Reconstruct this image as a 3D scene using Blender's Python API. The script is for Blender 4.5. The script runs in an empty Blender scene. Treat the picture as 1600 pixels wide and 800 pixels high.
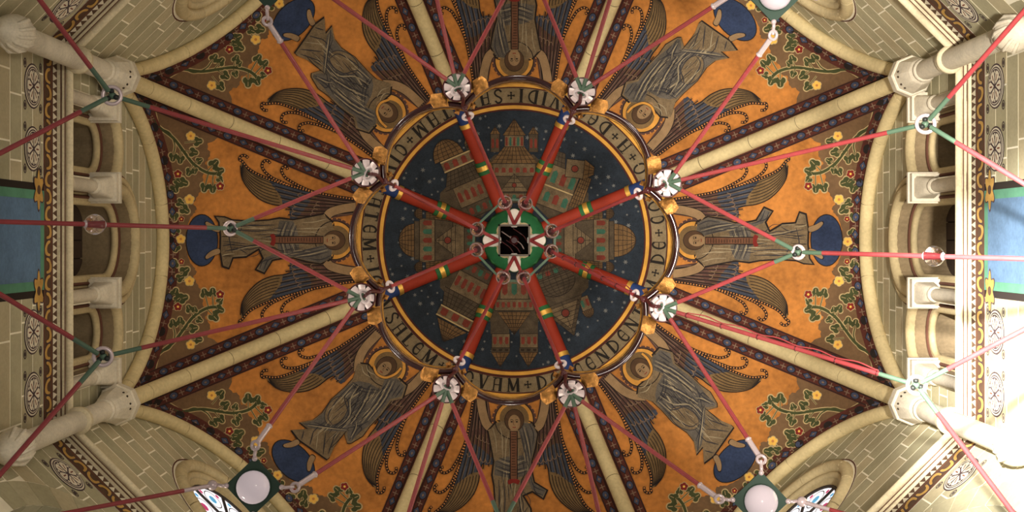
import bpy, math, random
import numpy as np
from mathutils import Vector
from mathutils.geometry import delaunay_2d_cdt

random.seed(7)
PI = math.pi
R = math.radians
SC = bpy.context.scene
COL = SC.collection

# ------------------------------------------------------------------ camera
CZ = 1.6            # eye height; every height "h" below is measured from the eye
F = 2000.0          # focal length in pixels of the 1600-wide frame
cam_d = bpy.data.cameras.new('camera')
cam = bpy.data.objects.new('camera', cam_d)
COL.objects.link(cam)
cam.location = (0, 0, CZ)
cam.rotation_euler = (PI, 0, 0)          # looks straight up; image right = +X, image down = +Y
cam_d.sensor_width = 36.0
cam_d.lens = 36.0 * F / 1600.0
cam_d.shift_x = -3.5 / 1600.0
cam_d.shift_y = -24.5 / 1600.0
cam_d.clip_end = 200
SC.camera = cam

# ------------------------------------------------------------------ light
world = bpy.data.worlds.new('nave_ambient')
SC.world = world
world.use_nodes = True
bg = world.node_tree.nodes['Background']
bg.inputs[0].default_value = (1.0, 0.90, 0.76, 1)
bg.inputs[1].default_value = 0.22

def spot(name, loc, target, power, size, blend, radius, col=(1, .93, .82)):
    l = bpy.data.lights.new(name, 'SPOT')
    l.energy = power; l.spot_size = R(size); l.spot_blend = blend; l.shadow_soft_size = radius; l.color = col
    o = bpy.data.objects.new(name, l); COL.objects.link(o)
    o.location = loc
    o.rotation_euler = (Vector(target) - Vector(loc)).to_track_quat('-Z', 'Y').to_euler()
    return o
# floodlight on the nave side that burns out the lower right wall
spot('floodlight_right', (-1.0, -1.6, 1.2), (5.3, 1.0, 12.5), 112000, 21, 1.0, .15, (1, .96, .9))
# softer unseen spots added to brighten the right half and the left
spot('fill_right', (1.6, .4, .6), (4.4, -.3, 15.0), 19000, 36, 1.0, .3)
spot('fill_left', (3.2, -2.0, .6), (-4.8, .4, 17.0), 1200, 46, 1.0, .3, (1, .92, .8))

# fill spots added unseen by the walls, shining up and across into the vault
for i_ in range(8):
    a_ = i_ * PI / 4
    spot('wall_lamp', (4.6 * math.cos(a_), 4.6 * math.sin(a_), CZ + 10.2), (-3.4 * math.cos(a_), -3.4 * math.sin(a_), CZ + 17.8), 218, 108, .7, .2, (1, .88, .72))

SC.view_settings.view_transform = 'Standard'
SC.view_settings.look = 'None'
SC.view_settings.gamma = 1.0
SC.view_settings.use_curve_mapping = False
SC.view_settings.exposure = 0.0

# ------------------------------------------------------------------ materials
def lin(c):
    out = []
    for v in c:
        v = v / 255.0
        out.append(v / 12.92 if v <= .04045 else ((v + .055) / 1.055) ** 2.4)
    return tuple(out) + (1.0,)

MATS = {}
def mat(name, rgb, rough=.75, metal=0.0, var=.0, scale=3.0, fine=0.0, bump=0.0, spec=.3, trans=0.0, ior=1.45, emit=0.0):
    m = bpy.data.materials.new(name); m.use_nodes = True
    nt = m.node_tree; b = nt.nodes['Principled BSDF']
    b.inputs['Roughness'].default_value = rough
    b.inputs['Metallic'].default_value = metal
    b.inputs['Specular IOR Level'].default_value = spec
    if trans:
        b.inputs['Transmission Weight'].default_value = trans
        b.inputs['IOR'].default_value = ior
    c = lin(rgb)
    b.inputs['Base Color'].default_value = c
    if emit:
        b.inputs['Emission Color'].default_value = c
        b.inputs['Emission Strength'].default_value = emit
    if var or bump:
        geo = nt.nodes.new('ShaderNodeNewGeometry')
        n1 = nt.nodes.new('ShaderNodeTexNoise'); n1.inputs['Scale'].default_value = scale; n1.inputs['Detail'].default_value = 6
        n1.inputs['Roughness'].default_value = .65
        nt.links.new(geo.outputs['Position'], n1.inputs['Vector'])
        fac = n1.outputs['Fac']
        if fine:
            n2 = nt.nodes.new('ShaderNodeTexNoise'); n2.inputs['Scale'].default_value = scale * 9; n2.inputs['Detail'].default_value = 3
            nt.links.new(geo.outputs['Position'], n2.inputs['Vector'])
            mx = nt.nodes.new('ShaderNodeMath'); mx.operation = 'MULTIPLY_ADD'
            nt.links.new(n2.outputs['Fac'], mx.inputs[0]); mx.inputs[1].default_value = fine
            nt.links.new(n1.outputs['Fac'], mx.inputs[2])
            mo = nt.nodes.new('ShaderNodeMath'); mo.operation = 'SUBTRACT'
            nt.links.new(mx.outputs[0], mo.inputs[0]); mo.inputs[1].default_value = fine * .5
            fac = mo.outputs[0]
        if var:
            ramp = nt.nodes.new('ShaderNodeMapRange')
            ramp.inputs['From Min'].default_value = .28; ramp.inputs['From Max'].default_value = .72
            ramp.inputs['To Min'].default_value = 1 - var; ramp.inputs['To Max'].default_value = 1 + var
            nt.links.new(fac, ramp.inputs['Value'])
            mul = nt.nodes.new('ShaderNodeVectorMath'); mul.operation = 'SCALE'
            mul.inputs[0].default_value = c[:3]
            nt.links.new(ramp.outputs[0], mul.inputs['Scale'])
            nt.links.new(mul.outputs[0], b.inputs['Base Color'])
        if bump:
            bp = nt.nodes.new('ShaderNodeBump'); bp.inputs['Strength'].default_value = bump; bp.inputs['Distance'].default_value = .02
            nt.links.new(fac, bp.inputs['Height']); nt.links.new(bp.outputs[0], b.inputs['Normal'])
    MATS[name] = m
    return name

# fresco pigments
mat('fresco_ochre', (178, 114, 52), .85, var=.34, scale=1.6, fine=.5)
mat('fresco_ground', (106, 80, 54), .85, var=.22, scale=2.2, fine=.5)
mat('fresco_red', (80, 38, 29), .85, var=.25, scale=4, fine=.5)
mat('fresco_navy', (40, 52, 84), .85, var=.3, scale=4, fine=.6)
mat('fresco_globe', (42, 54, 82), .85, var=.3, scale=4, fine=.6)
mat('fresco_gem', (62, 68, 90), .85, var=.35, scale=14, fine=.4)
mat('fresco_line', (34, 26, 23), .9, var=.2, scale=9)
mat('fresco_pale', (176, 152, 108), .85, var=.25, scale=8)
mat('fresco_cross', (122, 98, 80), .85, var=.25, scale=8)
mat('fresco_leaf', (62, 66, 36), .85, var=.25, scale=9)
mat('fresco_yellow', (226, 176, 80), .85, var=.15, scale=9)
mat('fresco_flower', (118, 34, 28), .85, var=.2, scale=9)
mat('fresco_robe', (112, 94, 70), .85, var=.34, scale=5, fine=.6)
mat('fresco_mantle', (88, 81, 73), .85, var=.36, scale=6, fine=.6)
mat('fresco_mantle_light', (152, 137, 110), .85, var=.3, scale=8, fine=.5)
mat('fresco_fold', (50, 47, 50), .85, var=.3, scale=8)
mat('fresco_wing_beige', (112, 88, 56), .85, var=.28, scale=5, fine=.5)
mat('fresco_wing_blue', (58, 62, 74), .85, var=.3, scale=5, fine=.5)
mat('fresco_wing_maroon', (82, 56, 48), .85, var=.3, scale=5, fine=.5)
mat('fresco_skin', (142, 114, 82), .85, var=.2, scale=6, fine=.4)
mat('fresco_hair', (78, 56, 38), .85, var=.2, scale=9)
mat('fresco_halo', (198, 140, 62), .8, var=.25, scale=6)
mat('fresco_stole', (104, 68, 48), .85, var=.3, scale=6)
mat('fresco_dot', (186, 122, 66), .85)
mat('medallion_night', (34, 42, 52), .85, var=.4, scale=5, fine=.6)
mat('medallion_star', (104, 104, 102), .85)
mat('medallion_band', (128, 111, 84), .85, var=.28, scale=5, fine=.6)
mat('medallion_gold', (210, 154, 62), .55, var=.25, scale=3)
mat('medallion_brown', (74, 34, 26), .85, var=.25, scale=6)
mat('letter_black', (33, 28, 24), .85)
mat('city_stone', (104, 87, 64), .85, var=.45, scale=7, fine=.6)
mat('city_stone_dark', (74, 62, 47), .85, var=.4, scale=7, fine=.6)
mat('city_roof', (104, 78, 48), .85, var=.4, scale=7, fine=.6)
mat('city_red', (112, 48, 36), .85, var=.3, scale=9)
mat('city_green', (52, 92, 74), .85, var=.3, scale=9)
mat('city_line', (44, 35, 28), .9)
# stone
mat('rib_stone', (205, 186, 140), .8, var=.13, scale=2.5, fine=.7, bump=.12)
mat('column_stone', (206, 196, 176), .75, var=.14, scale=4, fine=.7, bump=.12)
mat('wall_stone', (172, 164, 134), .85, var=.10, scale=3, fine=.6, bump=.08)
mat('wall_stone_b', (163, 156, 126), .85, var=.10, scale=3, fine=.6, bump=.08)
mat('wall_stone_c', (180, 168, 136), .85, var=.10, scale=3, fine=.6, bump=.08)
mat('mortar', (240, 232, 208), .9, var=.08, scale=5)
mat('arch_stone', (188, 170, 130), .8, var=.16, scale=3, fine=.6, bump=.1)
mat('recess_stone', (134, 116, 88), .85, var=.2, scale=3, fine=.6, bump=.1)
mat('joint_dark', (58, 48, 36), .9)
mat('cornice_stone', (206, 192, 160), .75, var=.16, scale=4, fine=.7, bump=.1)
mat('stone_line', (96, 62, 48), .9)
mat('rib_red', (150, 48, 28), .7, var=.16, scale=3)
mat('rib_green', (44, 100, 56), .7, var=.15, scale=5)
mat('rib_gold', (226, 176, 84), .35, metal=.6, var=.1, scale=6)
mat('rib_blue', (34, 56, 108), .7, var=.2, scale=5)
mat('boss_green', (36, 104, 62), .7, var=.2, scale=5)
mat('door_wood', (62, 48, 38), .8, var=.2, scale=6)
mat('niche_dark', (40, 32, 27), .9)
mat('frieze_red', (116, 66, 50), .85, var=.2, scale=7)
mat('frieze_gold', (184, 144, 76), .8, var=.25, scale=7)
mat('frieze_brown', (86, 62, 46), .85, var=.2, scale=7)
mat('frieze_white', (214, 204, 182), .85, var=.1, scale=7)
mat('frieze_dark', (72, 56, 60), .85)
mat('panel_blue', (88, 114, 142), .85, var=.22, scale=3, fine=.5)
mat('panel_green', (84, 134, 108), .85, var=.2, scale=4)
# metalwork
mat('rod_red', (146, 56, 58), .36, var=.14, scale=9, spec=.5)
mat('rod_green', (78, 102, 82), .5, var=.12, scale=9, spec=.5)
mat('iron_maroon', (70, 20, 22), .3, var=.15, scale=9, spec=.5)
mat('crown_iron', (46, 15, 15), .2, spec=.6)
mat('iron_dark', (30, 34, 30), .5, spec=.4)
mat('enamel_white', (218, 202, 202), .3, spec=.5)
mat('hook_white', (206, 186, 186), .28, metal=.25, spec=.5)
mat('gilt', (186, 132, 70), .32, metal=.8, var=.5, scale=30, bump=.5)
mat('gilt_dull', (176, 128, 62), .38, metal=.7, var=.35, scale=30, bump=.5)
mat('silver_relief', (170, 140, 120), .3, metal=.8, var=.7, scale=34, bump=.7)
mat('glass_clear', (246, 232, 238), .03, trans=1.0, spec=.5)
mat('glass_opal', (238, 220, 226), .05, trans=.4, spec=.5, emit=.28)
mat('plate_green', (46, 66, 54), .6, spec=.3)
mat('box_frame', (112, 102, 94), .5, metal=.3)
mat('box_black', (12, 9, 9), 1.0, spec=0.0)
mat('cream_plate', (190, 172, 132), .7)
mat('wire_grey', (150, 132, 128), .45)
mat('bulb_glass', (214, 204, 194), .12, emit=.08)
mat('pane_white', (246, 246, 252), .4, emit=.9)
mat('pane_blue', (90, 170, 214), .4, emit=.7)
mat('pane_red', (196, 64, 116), .4, emit=.6)
mat('lead', (58, 52, 50), .6)

# ------------------------------------------------------------------ mesh builder
class MB:
    def __init__(s):
        s.v = []; s.f = []; s.m = []; s.sm = []; s.names = []
    def mi(s, m):
        if m not in s.names: s.names.append(m)
        return s.names.index(m)
    def add(s, vs, fs, m, smooth=False):
        o = len(s.v); k = s.mi(m)
        s.v += [tuple(p) for p in vs]
        for f in fs:
            s.f.append(tuple(o + i for i in f)); s.m.append(k); s.sm.append(smooth)
        return s
    def tube(s, path, rad, m, n=10, closed=False, cap=True):
        P = [Vector(p) for p in path]; N = len(P)
        rads = rad if isinstance(rad, (list, tuple)) else [rad] * N
        vs = []; up = None
        for i in range(N):
            if closed: d = P[(i + 1) % N] - P[i - 1]
            else: d = P[min(i + 1, N - 1)] - P[max(i - 1, 0)]
            d.normalize()
            if up is None:
                up = Vector((0, 0, 1)) if abs(d.z) < .9 else Vector((1, 0, 0))
            a = up - d * up.dot(d)
            if a.length < 1e-6: a = d.orthogonal()
            a.normalize(); b = d.cross(a); up = a
            for j in range(n):
                t = 2 * PI * j / n
                vs.append(P[i] + (a * math.cos(t) + b * math.sin(t)) * rads[i])
        fs = []
        for i in range(N if closed else N - 1):
            i2 = (i + 1) % N
            for j in range(n):
                j2 = (j + 1) % n
                fs.append((i * n + j, i * n + j2, i2 * n + j2, i2 * n + j))
        if cap and not closed:
            s.add(vs, fs, m, True)
            s.add(vs[:n], [tuple(range(n))[::-1]], m); s.add(vs[-n:], [tuple(range(n))], m)
            return s
        return s.add(vs, fs, m, True)
    def torus(s, c, axis, Rr, r, m, n=20, k=8):
        c = Vector(c); ax = Vector(axis).normalized(); a = ax.orthogonal().normalized(); b = ax.cross(a)
        return s.tube([c + (a * math.cos(2 * PI * i / n) + b * math.sin(2 * PI * i / n)) * Rr for i in range(n)], r, m, k, True)
    def sphere(s, c, r, m, n=14, k=9, sc=(1, 1, 1)):
        c = Vector(c); vs = [c + Vector((0, 0, r * sc[2]))]
        for i in range(1, k):
            th = PI * i / k
            for j in range(n):
                ph = 2 * PI * j / n
                vs.append(c + Vector((r * sc[0] * math.sin(th) * math.cos(ph), r * sc[1] * math.sin(th) * math.sin(ph), r * sc[2] * math.cos(th))))
        vs.append(c - Vector((0, 0, r * sc[2])))
        fs = [(0, 1 + j, 1 + (j + 1) % n) for j in range(n)]
        for i in range(k - 2):
            for j in range(n):
                fs.append((1 + i * n + j, 1 + (i + 1) * n + j, 1 + (i + 1) * n + (j + 1) % n, 1 + i * n + (j + 1) % n))
        l = len(vs) - 1
        fs += [(l, 1 + (k - 2) * n + (j + 1) % n, 1 + (k - 2) * n + j) for j in range(n)]
        return s.add(vs, fs, m, True)
    def lathe(s, prof, c, m, n=20, smooth=True, rot=0.0, axis=(0, 0, 1), cap=True):
        c = Vector(c); ax = Vector(axis).normalized()
        a = Vector((1, 0, 0)) if abs(ax.z) > .9 else ax.orthogonal().normalized(); b = ax.cross(a)
        vs = []
        for (r, z) in prof:
            for j in range(n):
                t = rot + 2 * PI * j / n
                vs.append(c + ax * z + (a * math.cos(t) + b * math.sin(t)) * r)
        fs = []
        for i in range(len(prof) - 1):
            for j in range(n):
                fs.append((i * n + j, i * n + (j + 1) % n, (i + 1) * n + (j + 1) % n, (i + 1) * n + j))
        s.add(vs, fs, m, smooth)
        if cap:
            s.add(vs[:n], [tuple(range(n))[::-1]], m); s.add(vs[-n:], [tuple(range(n))], m)
        return s
    def box(s, c, sx, sy, sz, m, ax=None):
        c = Vector(c); X, Y, Z = ax if ax else (Vector((1, 0, 0)), Vector((0, 1, 0)), Vector((0, 0, 1)))
        vs = [c + X * (i * sx / 2) + Y * (j * sy / 2) + Z * (k * sz / 2) for i in (-1, 1) for j in (-1, 1) for k in (-1, 1)]
        fs = [(0, 1, 3, 2), (4, 6, 7, 5), (0, 4, 5, 1), (2, 3, 7, 6), (0, 2, 6, 4), (1, 5, 7, 3)]
        return s.add(vs, fs, m)
    def bar(s, p0, p1, w, h, m):
        p0 = Vector(p0); p1 = Vector(p1); d = p1 - p0; L = d.length; X = d / L
        Y = Vector((0, 0, 1)).cross(X).normalized(); Z = X.cross(Y)
        return s.box((p0 + p1) / 2, L, w, h, m, (X, Y, Z))
    def slab(s, outline, m, d0, d1, front=True):
        """outline in wall coordinates (u, h); a plate between the depths d0 (front) and d1"""
        n = len(outline)
        vs = [W(u, h, d0) for u, h in outline] + [W(u, h, d1) for u, h in outline]
        fs = [tuple(range(n)), tuple(range(n, 2 * n))[::-1]] + [(i, n + i, n + (i + 1) % n, (i + 1) % n) for i in range(n)]
        return s.add(vs, fs, m)
    def build(s, name, parent=None, loc=None):
        me = bpy.data.meshes.new(name)
        off = Vector(loc) if loc is not None else None
        vs = s.v if off is None else [tuple(Vector(p) - off) for p in s.v]
        me.from_pydata(vs, [], s.f)
        for nme in s.names: me.materials.append(MATS[nme])
        me.polygons.foreach_set('material_index', s.m)
        me.polygons.foreach_set('use_smooth', s.sm)
        me.update()
        o = bpy.data.objects.new(name, me); COL.objects.link(o)
        if parent is not None: o.parent = parent
        return o

def tag(o, label=None, cat=None, group=None, kind=None):
    if label: o['label'] = label
    if cat: o['category'] = cat
    if group: o['group'] = group
    if kind: o['kind'] = kind
    return o
def thing(name, label, cat, loc=(0, 0, 0), rz=0, group=None, kind=None):
    o = bpy.data.objects.new(name, None); COL.objects.link(o)
    o.location = loc; o.rotation_euler = (0, 0, rz); o.empty_display_size = .1
    return tag(o, label, cat, group, kind)
def copy_tree(o, parent=None):
    c = o.copy(); COL.objects.link(c); c.parent = parent
    for ch in list(o.children): copy_tree(ch, c)
    return c

def rebase(t, base):
    for c in t.children: c.location = Vector(c.location) - Vector(base)
    t['_b'] = list(base)
def stand(t, ang):
    b = t['_b']; t.rotation_euler = (0, 0, ang)
    t.location = (b[0] * math.cos(ang) - b[1] * math.sin(ang), b[0] * math.sin(ang) + b[1] * math.cos(ang), b[2])

# ------------------------------------------------------------------ vault geometry
AP = 5.0                      # distance axis to wall
C22 = math.cos(PI / 8); TN = math.tan(PI / 8)
def z_rib(r):
    return 15.2 + 4.8 * np.sqrt(np.clip(1 - (np.asarray(r, float) / 5.25) ** 2, 0, 1))
def z_web(x, y):
    """height above the eye of the web at outward distance x, lateral y"""
    x = np.maximum(np.asarray(x, float), 1e-6)
    zr = z_rib(x / C22); zc = 20 - 2.0 * (x / 5.0) ** 1.6
    t = np.clip(np.abs(y) / (x * TN), 0, 1)
    return zr + np.maximum(zc - zr, 0) * (1 - t * t) ** .55
def z_at(a, b):
    """height of the web where the sight line (a, b) of the axis meets it"""
    a = np.asarray(a, float); b = np.asarray(b, float)
    lo = np.full(a.shape, 10.0); hi = np.full(a.shape, 21.0)
    for _ in range(40):
        mid = (lo + hi) / 2
        f = mid - z_web(a * mid / F, b * mid / F)
        hi = np.where(f > 0, mid, hi); lo = np.where(f > 0, lo, mid)
    return (lo + hi) / 2
def to_sector(dx, dy):
    th = np.arctan2(dy, dx); k = np.round(th / (PI / 4)); ph = k * PI / 4
    return dx * np.cos(ph) + dy * np.sin(ph), -dx * np.sin(ph) + dy * np.cos(ph)

def catmull(pts, n=6, closed=False):
    P = [np.array(p, float) for p in pts]; N = len(P); out = []
    rng = range(N) if closed else range(N - 1)
    for i in rng:
        p1 = P[i]; p2 = P[(i + 1) % N]
        p0 = P[i - 1] if (i > 0 or closed) else 2 * p1 - p2
        p3 = P[(i + 2) % N] if (i + 2 < N or closed) else 2 * p2 - p1
        for j in range(n):
            t = j / n
            out.append(.5 * ((2 * p1) + (-p0 + p2) * t + (2 * p0 - 5 * p1 + 4 * p2 - p3) * t * t + (-p0 + 3 * p1 - 3 * p2 + p3) * t ** 3))
    if not closed: out.append(P[-1])
    return [tuple(p) for p in out]
def inside(poly, q):
    poly = np.asarray(poly); x = q[:, 0]; y = q[:, 1]; c = np.zeros(len(q), bool)
    n = len(poly)
    for i in range(n):
        x1, y1 = poly[i]; x2, y2 = poly[(i + 1) % n]
        if y1 == y2: continue
        cond = ((y1 > y) != (y2 > y)) & (x < (x2 - x1) * (y - y1) / (y2 - y1) + x1)
        c ^= cond
    return c
def triangulate(outer, holes=(), step=None):
    verts = [Vector(p) for p in outer]; edges = [(i, (i + 1) % len(outer)) for i in range(len(outer))]
    for h in holes:
        o = len(verts); verts += [Vector(p) for p in h]; edges += [(o + i, o + (i + 1) % len(h)) for i in range(len(h))]
    if step:
        q = np.array(outer); lo = q.min(0); hi = q.max(0)
        gx = np.arange(lo[0] + step * .5, hi[0], step); gy = np.arange(lo[1] + step * .5, hi[1], step)
        if len(gx) * len(gy):
            g = np.array([(x, y) for x in gx for y in gy])
            g = g[inside(outer, g)]
            for h in holes: g = g[~inside(h, g)] if len(g) else g
            verts += [Vector(p) for p in g]
    v, e, f, *_ = delaunay_2d_cdt(verts, edges, [], 0, 1e-5)
    V = np.array([(p.x, p.y) for p in v]); T = np.array([t for t in f if len(t) == 3], int)
    cen = V[T].mean(1); ok = inside(outer, cen)
    for h in holes: ok &= ~inside(h, cen)
    return V, T[ok]

class Paint:
    """flat pigment layers lying on the vault; coordinates (a outward, b sideways) on the vault seen along its axis"""
    def __init__(s, polar=False):
        s.v = []; s.lay = []; s.f = []; s.m = []; s.names = []; s.polar = polar; s.tx = None
    def _add(s, V, T, m, layer):
        if m not in s.names: s.names.append(m)
        k = s.names.index(m); o = len(s.v)
        for p in V:
            q = s.tx(p[0], p[1]) if s.tx else (p[0], p[1])
            s.v.append(q); s.lay.append(layer)
        for t in T: s.f.append(tuple(o + int(i) for i in t)); s.m.append(k)
    def fill(s, pts, m, layer=0, step=12, holes=()):
        V, T = triangulate(pts, holes, step); s._add(V, T, m, layer)
    def stroke(s, pts, w, m, layer=0, closed=False, taper=False):
        P = np.array(pts, float); N = len(P)
        if closed: d = np.roll(P, -1, 0) - np.roll(P, 1, 0)
        else: d = np.gradient(P, axis=0)
        d /= np.maximum(np.linalg.norm(d, axis=1), 1e-9)[:, None]
        nn = np.stack([-d[:, 1], d[:, 0]], 1)
        ww = np.full(N, w / 2.0)
        if taper: ww = ww * (.25 + .75 * np.sin(np.linspace(.12, PI - .12, N)))
        A = P + nn * ww[:, None]; B = P - nn * ww[:, None]
        V = np.concatenate([A, B]); T = []
        for i in range(N if closed else N - 1):
            j = (i + 1) % N; T += [(i, N + i, N + j, j)]
        s._add(V, T, m, layer)
    def ell(s, c, ra, rb, m, layer=0, rot=0, n=18, a0=0, a1=2 * PI):
        t = np.linspace(a0, a1, n, endpoint=abs(a1 - a0 - 2 * PI) > 1e-6)
        x = ra * np.cos(t); y = rb * np.sin(t)
        V = [(c[0] + x[i] * math.cos(rot) - y[i] * math.sin(rot), c[1] + x[i] * math.sin(rot) + y[i] * math.cos(rot)) for i in range(n)]
        if max(ra, rb) > 14: s.fill(V, m, layer, 9)
        else: s._add(V, [tuple(range(n))], m, layer)
    def poly(s, pts, m, layer=0): s._add(pts, [tuple(range(len(pts)))], m, layer)
    def build(s, name, parent=None, label=None):
        P = np.array(s.v); L = np.array(s.lay, float)
        if s.polar: aa, bb = to_sector(P[:, 0], P[:, 1])
        else: aa, bb = P[:, 0], P[:, 1]
        z = z_at(aa, bb) - .007 - .0022 * L
        V = np.stack([P[:, 0] * z / F, P[:, 1] * z / F, z + CZ], 1)
        me = bpy.data.meshes.new(name); me.from_pydata(V.tolist(), [], s.f)
        for nme in s.names: me.materials.append(MATS[nme])
        me.polygons.foreach_set('material_index', s.m); me.update()
        o = bpy.data.objects.new(name, me); COL.objects.link(o); o.parent = parent
        if label: o['label'] = label
        return o

def mir(pts): return [(a, -b) for a, b in pts]

# ---- the plain web
def web_mesh():
    nx, nt = 84, 72
    xs = np.linspace(.02, 5.0, nx); ts = np.sin(np.linspace(-PI / 2, PI / 2, nt))
    V = []
    for x in xs:
        y = ts * x * TN; z = z_web(np.full(nt, x), y)
        V += [(x, y[i], z[i] + CZ) for i in range(nt)]
    Fc = [(i * nt + j, i * nt + j + 1, (i + 1) * nt + j + 1, (i + 1) * nt + j) for i in range(nx - 1) for j in range(nt - 1)]
    mb = MB(); mb.add(V, Fc, 'fresco_ochre', True)
    return mb

# wall arch seen along the axis
def arch_curve(n=61, off=0.0, tmax=.985):
    ts = np.sin(np.linspace(-1, 1, n) * math.asin(tmax))
    y = ts * AP * TN; z = z_web(np.full(n, AP), y)
    P = np.stack([F * AP / z, F * y / z], 1)
    d = np.gradient(P, axis=0); d /= np.linalg.norm(d, axis=1)[:, None]
    nn = np.stack([-d[:, 1], d[:, 0]], 1)
    nn *= np.where(nn[:, :1] > 0, -1, 1)      # towards the crown
    return P + nn * off
def rib_line(off, a0, a1, n=30):
    """line parallel to the rib, `off` sight units beside it (b > 0 side)"""
    a = np.linspace(a0, a1, n)
    return [(x, x * TN - off / C22) for x in a]

def motif_row(p, path, spacing, layer):
    P = np.array(path); seg = np.linalg.norm(np.diff(P, axis=0), axis=1); cum = np.concatenate([[0], np.cumsum(seg)])
    k = 0; s_ = spacing * .5
    while s_ < cum[-1] - 4:
        i = min(np.searchsorted(cum, s_) - 1, len(seg) - 1); i = max(i, 0)
        f = (s_ - cum[i]) / max(seg[i], 1e-6); c = P[i] + (P[i + 1] - P[i]) * f
        d = (P[i + 1] - P[i]) / max(seg[i], 1e-6); n = np.array([-d[1], d[0]]); rot = math.atan2(d[1], d[0])
        kind = k % 4
        if kind in (1, 3):
            for q, r_ in ((d, 4.6), (n, 4.6)):
                p.stroke([c - q * r_, c + q * r_], 1.5, 'fresco_cross', layer + 1)
        elif kind == 0:
            p.ell(c, 7.6, 6.0, 'fresco_line', layer + 1, rot, 12); p.ell(c, 6.2, 4.7, 'fresco_gem', layer + 2, rot, 12)
            p.ell(c, 2.2, 1.5, 'fresco_cross', layer + 3, rot, 8)
        else:
            for r_, m_, l_ in ((8.6, 'fresco_line', 1), (6.8, 'fresco_gem', 2), (2.5, 'fresco_cross', 3)):
                p.poly([c + d * r_, c + n * r_ * .66, c - d * r_, c - n * r_ * .66], m_, layer + l_)
        s_ += spacing * .5; k += 1

def leaf(p, c, r, rot, layer):
    pts = []
    n = 26
    for i in range(n):
        t = 2 * PI * i / n
        rr = r * (.62 + .38 * abs(math.cos(1.5 * t))) * (1.0 if abs(t - PI) > .35 else .45)
        pts.append((c[0] + rr * math.cos(t + rot), c[1] + rr * math.sin(t + rot)))
    big = [(c[0] + (q[0] - c[0]) * 1.25, c[1] + (q[1] - c[1]) * 1.25) for q in pts]
    p.fill(big, 'fresco_pale', layer, None); p.fill(pts, 'fresco_leaf', layer + 1, None)
    p.stroke([c, (c[0] + r * .8 * math.cos(rot), c[1] + r * .8 * math.sin(rot))], .8, 'fresco_pale', layer + 2)
def flower(p, c, r, m, layer):
    for i in range(5):
        t = 2 * PI * i / 5 + .3
        q = (c[0] + r * .55 * math.cos(t), c[1] + r * .55 * math.sin(t))
        p.ell(q, r * .62, r * .62, 'fresco_pale', layer, 0, 9); p.ell(q, r * .45, r * .45, m, layer + 1, 0, 9)
    p.ell(c, r * .3, r * .3, 'fresco_yellow' if m != 'fresco_yellow' else 'fresco_dot', layer + 2, 0, 8)

def vine(stems, leaves, flowers):
    p = Paint()
    for st, w in stems:
        c = catmull(st, 6)
        p.stroke(c, w + 2.6, 'fresco_pale', 3); p.stroke(c, w, 'fresco_leaf', 4)
    root = stems[0][0][0]
    for (a, b, r, base) in leaves:
        rot = math.atan2(b - base[1], a - base[0])
        p.stroke([base, (a, b)], 2.6, 'fresco_pale', 3); p.stroke([base, (a, b)], 1.2, 'fresco_leaf', 4)
        leaf(p, (a, b), r, rot, 5)
    for (a, b, r, m) in flowers: flower(p, (a, b), r, m, 8)
    return p

def VX(X, Y): return (803 - X / 4.0, 175 - Y / 4.0)      # survey of the left web's plants
def L_(X, Y, r, BX, BY): return VX(X, Y) + (r, VX(BX, BY))

def paint_vines(parent, sgn):
    f = (lambda q: (q[0], q[1] * sgn))
    def go(st, lv, fl):
        st = [([f(VX(*q)) for q in s_], w) for s_, w in st]
        lv = [f(VX(X, Y)) + (r, f(VX(BX, BY))) for X, Y, r, BX, BY in lv]
        fl = [f(VX(X, Y)) + (r, m) for X, Y, r, m in fl]
        vine(st, lv, fl).build('painted_vine', parent)
    go([([(935, -95), (985, -15), (1080, 60), (1150, 150), (1210, 225), (1290, 275), (1365, 285)], 4.4),
        ([(925, -60), (985, -15)], 2.4), ([(965, -105), (985, -20)], 2.4), ([(1000, 0), (1060, 30), (1090, 100), (1085, 150)], 1.8)],
       [(1232, 82, 8, 1150, 90), (1205, 150, 8, 1150, 140), (1080, 178, 7.5, 1090, 120), (1125, 192, 7.5, 1130, 130), (1182, 272, 7, 1205, 225),
        (1243, 203, 6, 1205, 220), (1335, 225, 9, 1290, 272), (1368, 268, 8, 1330, 282), (1278, 368, 8, 1300, 285), (1328, 372, 8, 1330, 290), (1215, 265, 5.5, 1215, 230), (1372, 320, 6, 1345, 290)],
       [(1190, 48, 7, 'fresco_yellow'), (1374, 362, 6.5, 'fresco_flower')])
    go([([(1005, 150), (1035, 240), (1085, 330)], 2.0), ([(1030, 235), (1070, 270), (1105, 288)], 1.4)],
       [(1092, 372, 8, 1075, 320), (1140, 338, 9, 1080, 320), (1105, 330, 6, 1075, 310)],
       [(1110, 285, 6.5, 'fresco_flower')])
    go([([(1030, 330), (1060, 420), (1110, 480), (1150, 490)], 2.0), ([(1085, 455), (1130, 450), (1172, 445)], 1.4)],
       [(1152, 508, 8.5, 1110, 480), (1122, 465, 7, 1085, 450), (1088, 552, 7.5, 1085, 480)],
       [(1182, 445, 7.5, 'fresco_yellow'), (1132, 567, 4.5, 'fresco_flower')])

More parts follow.
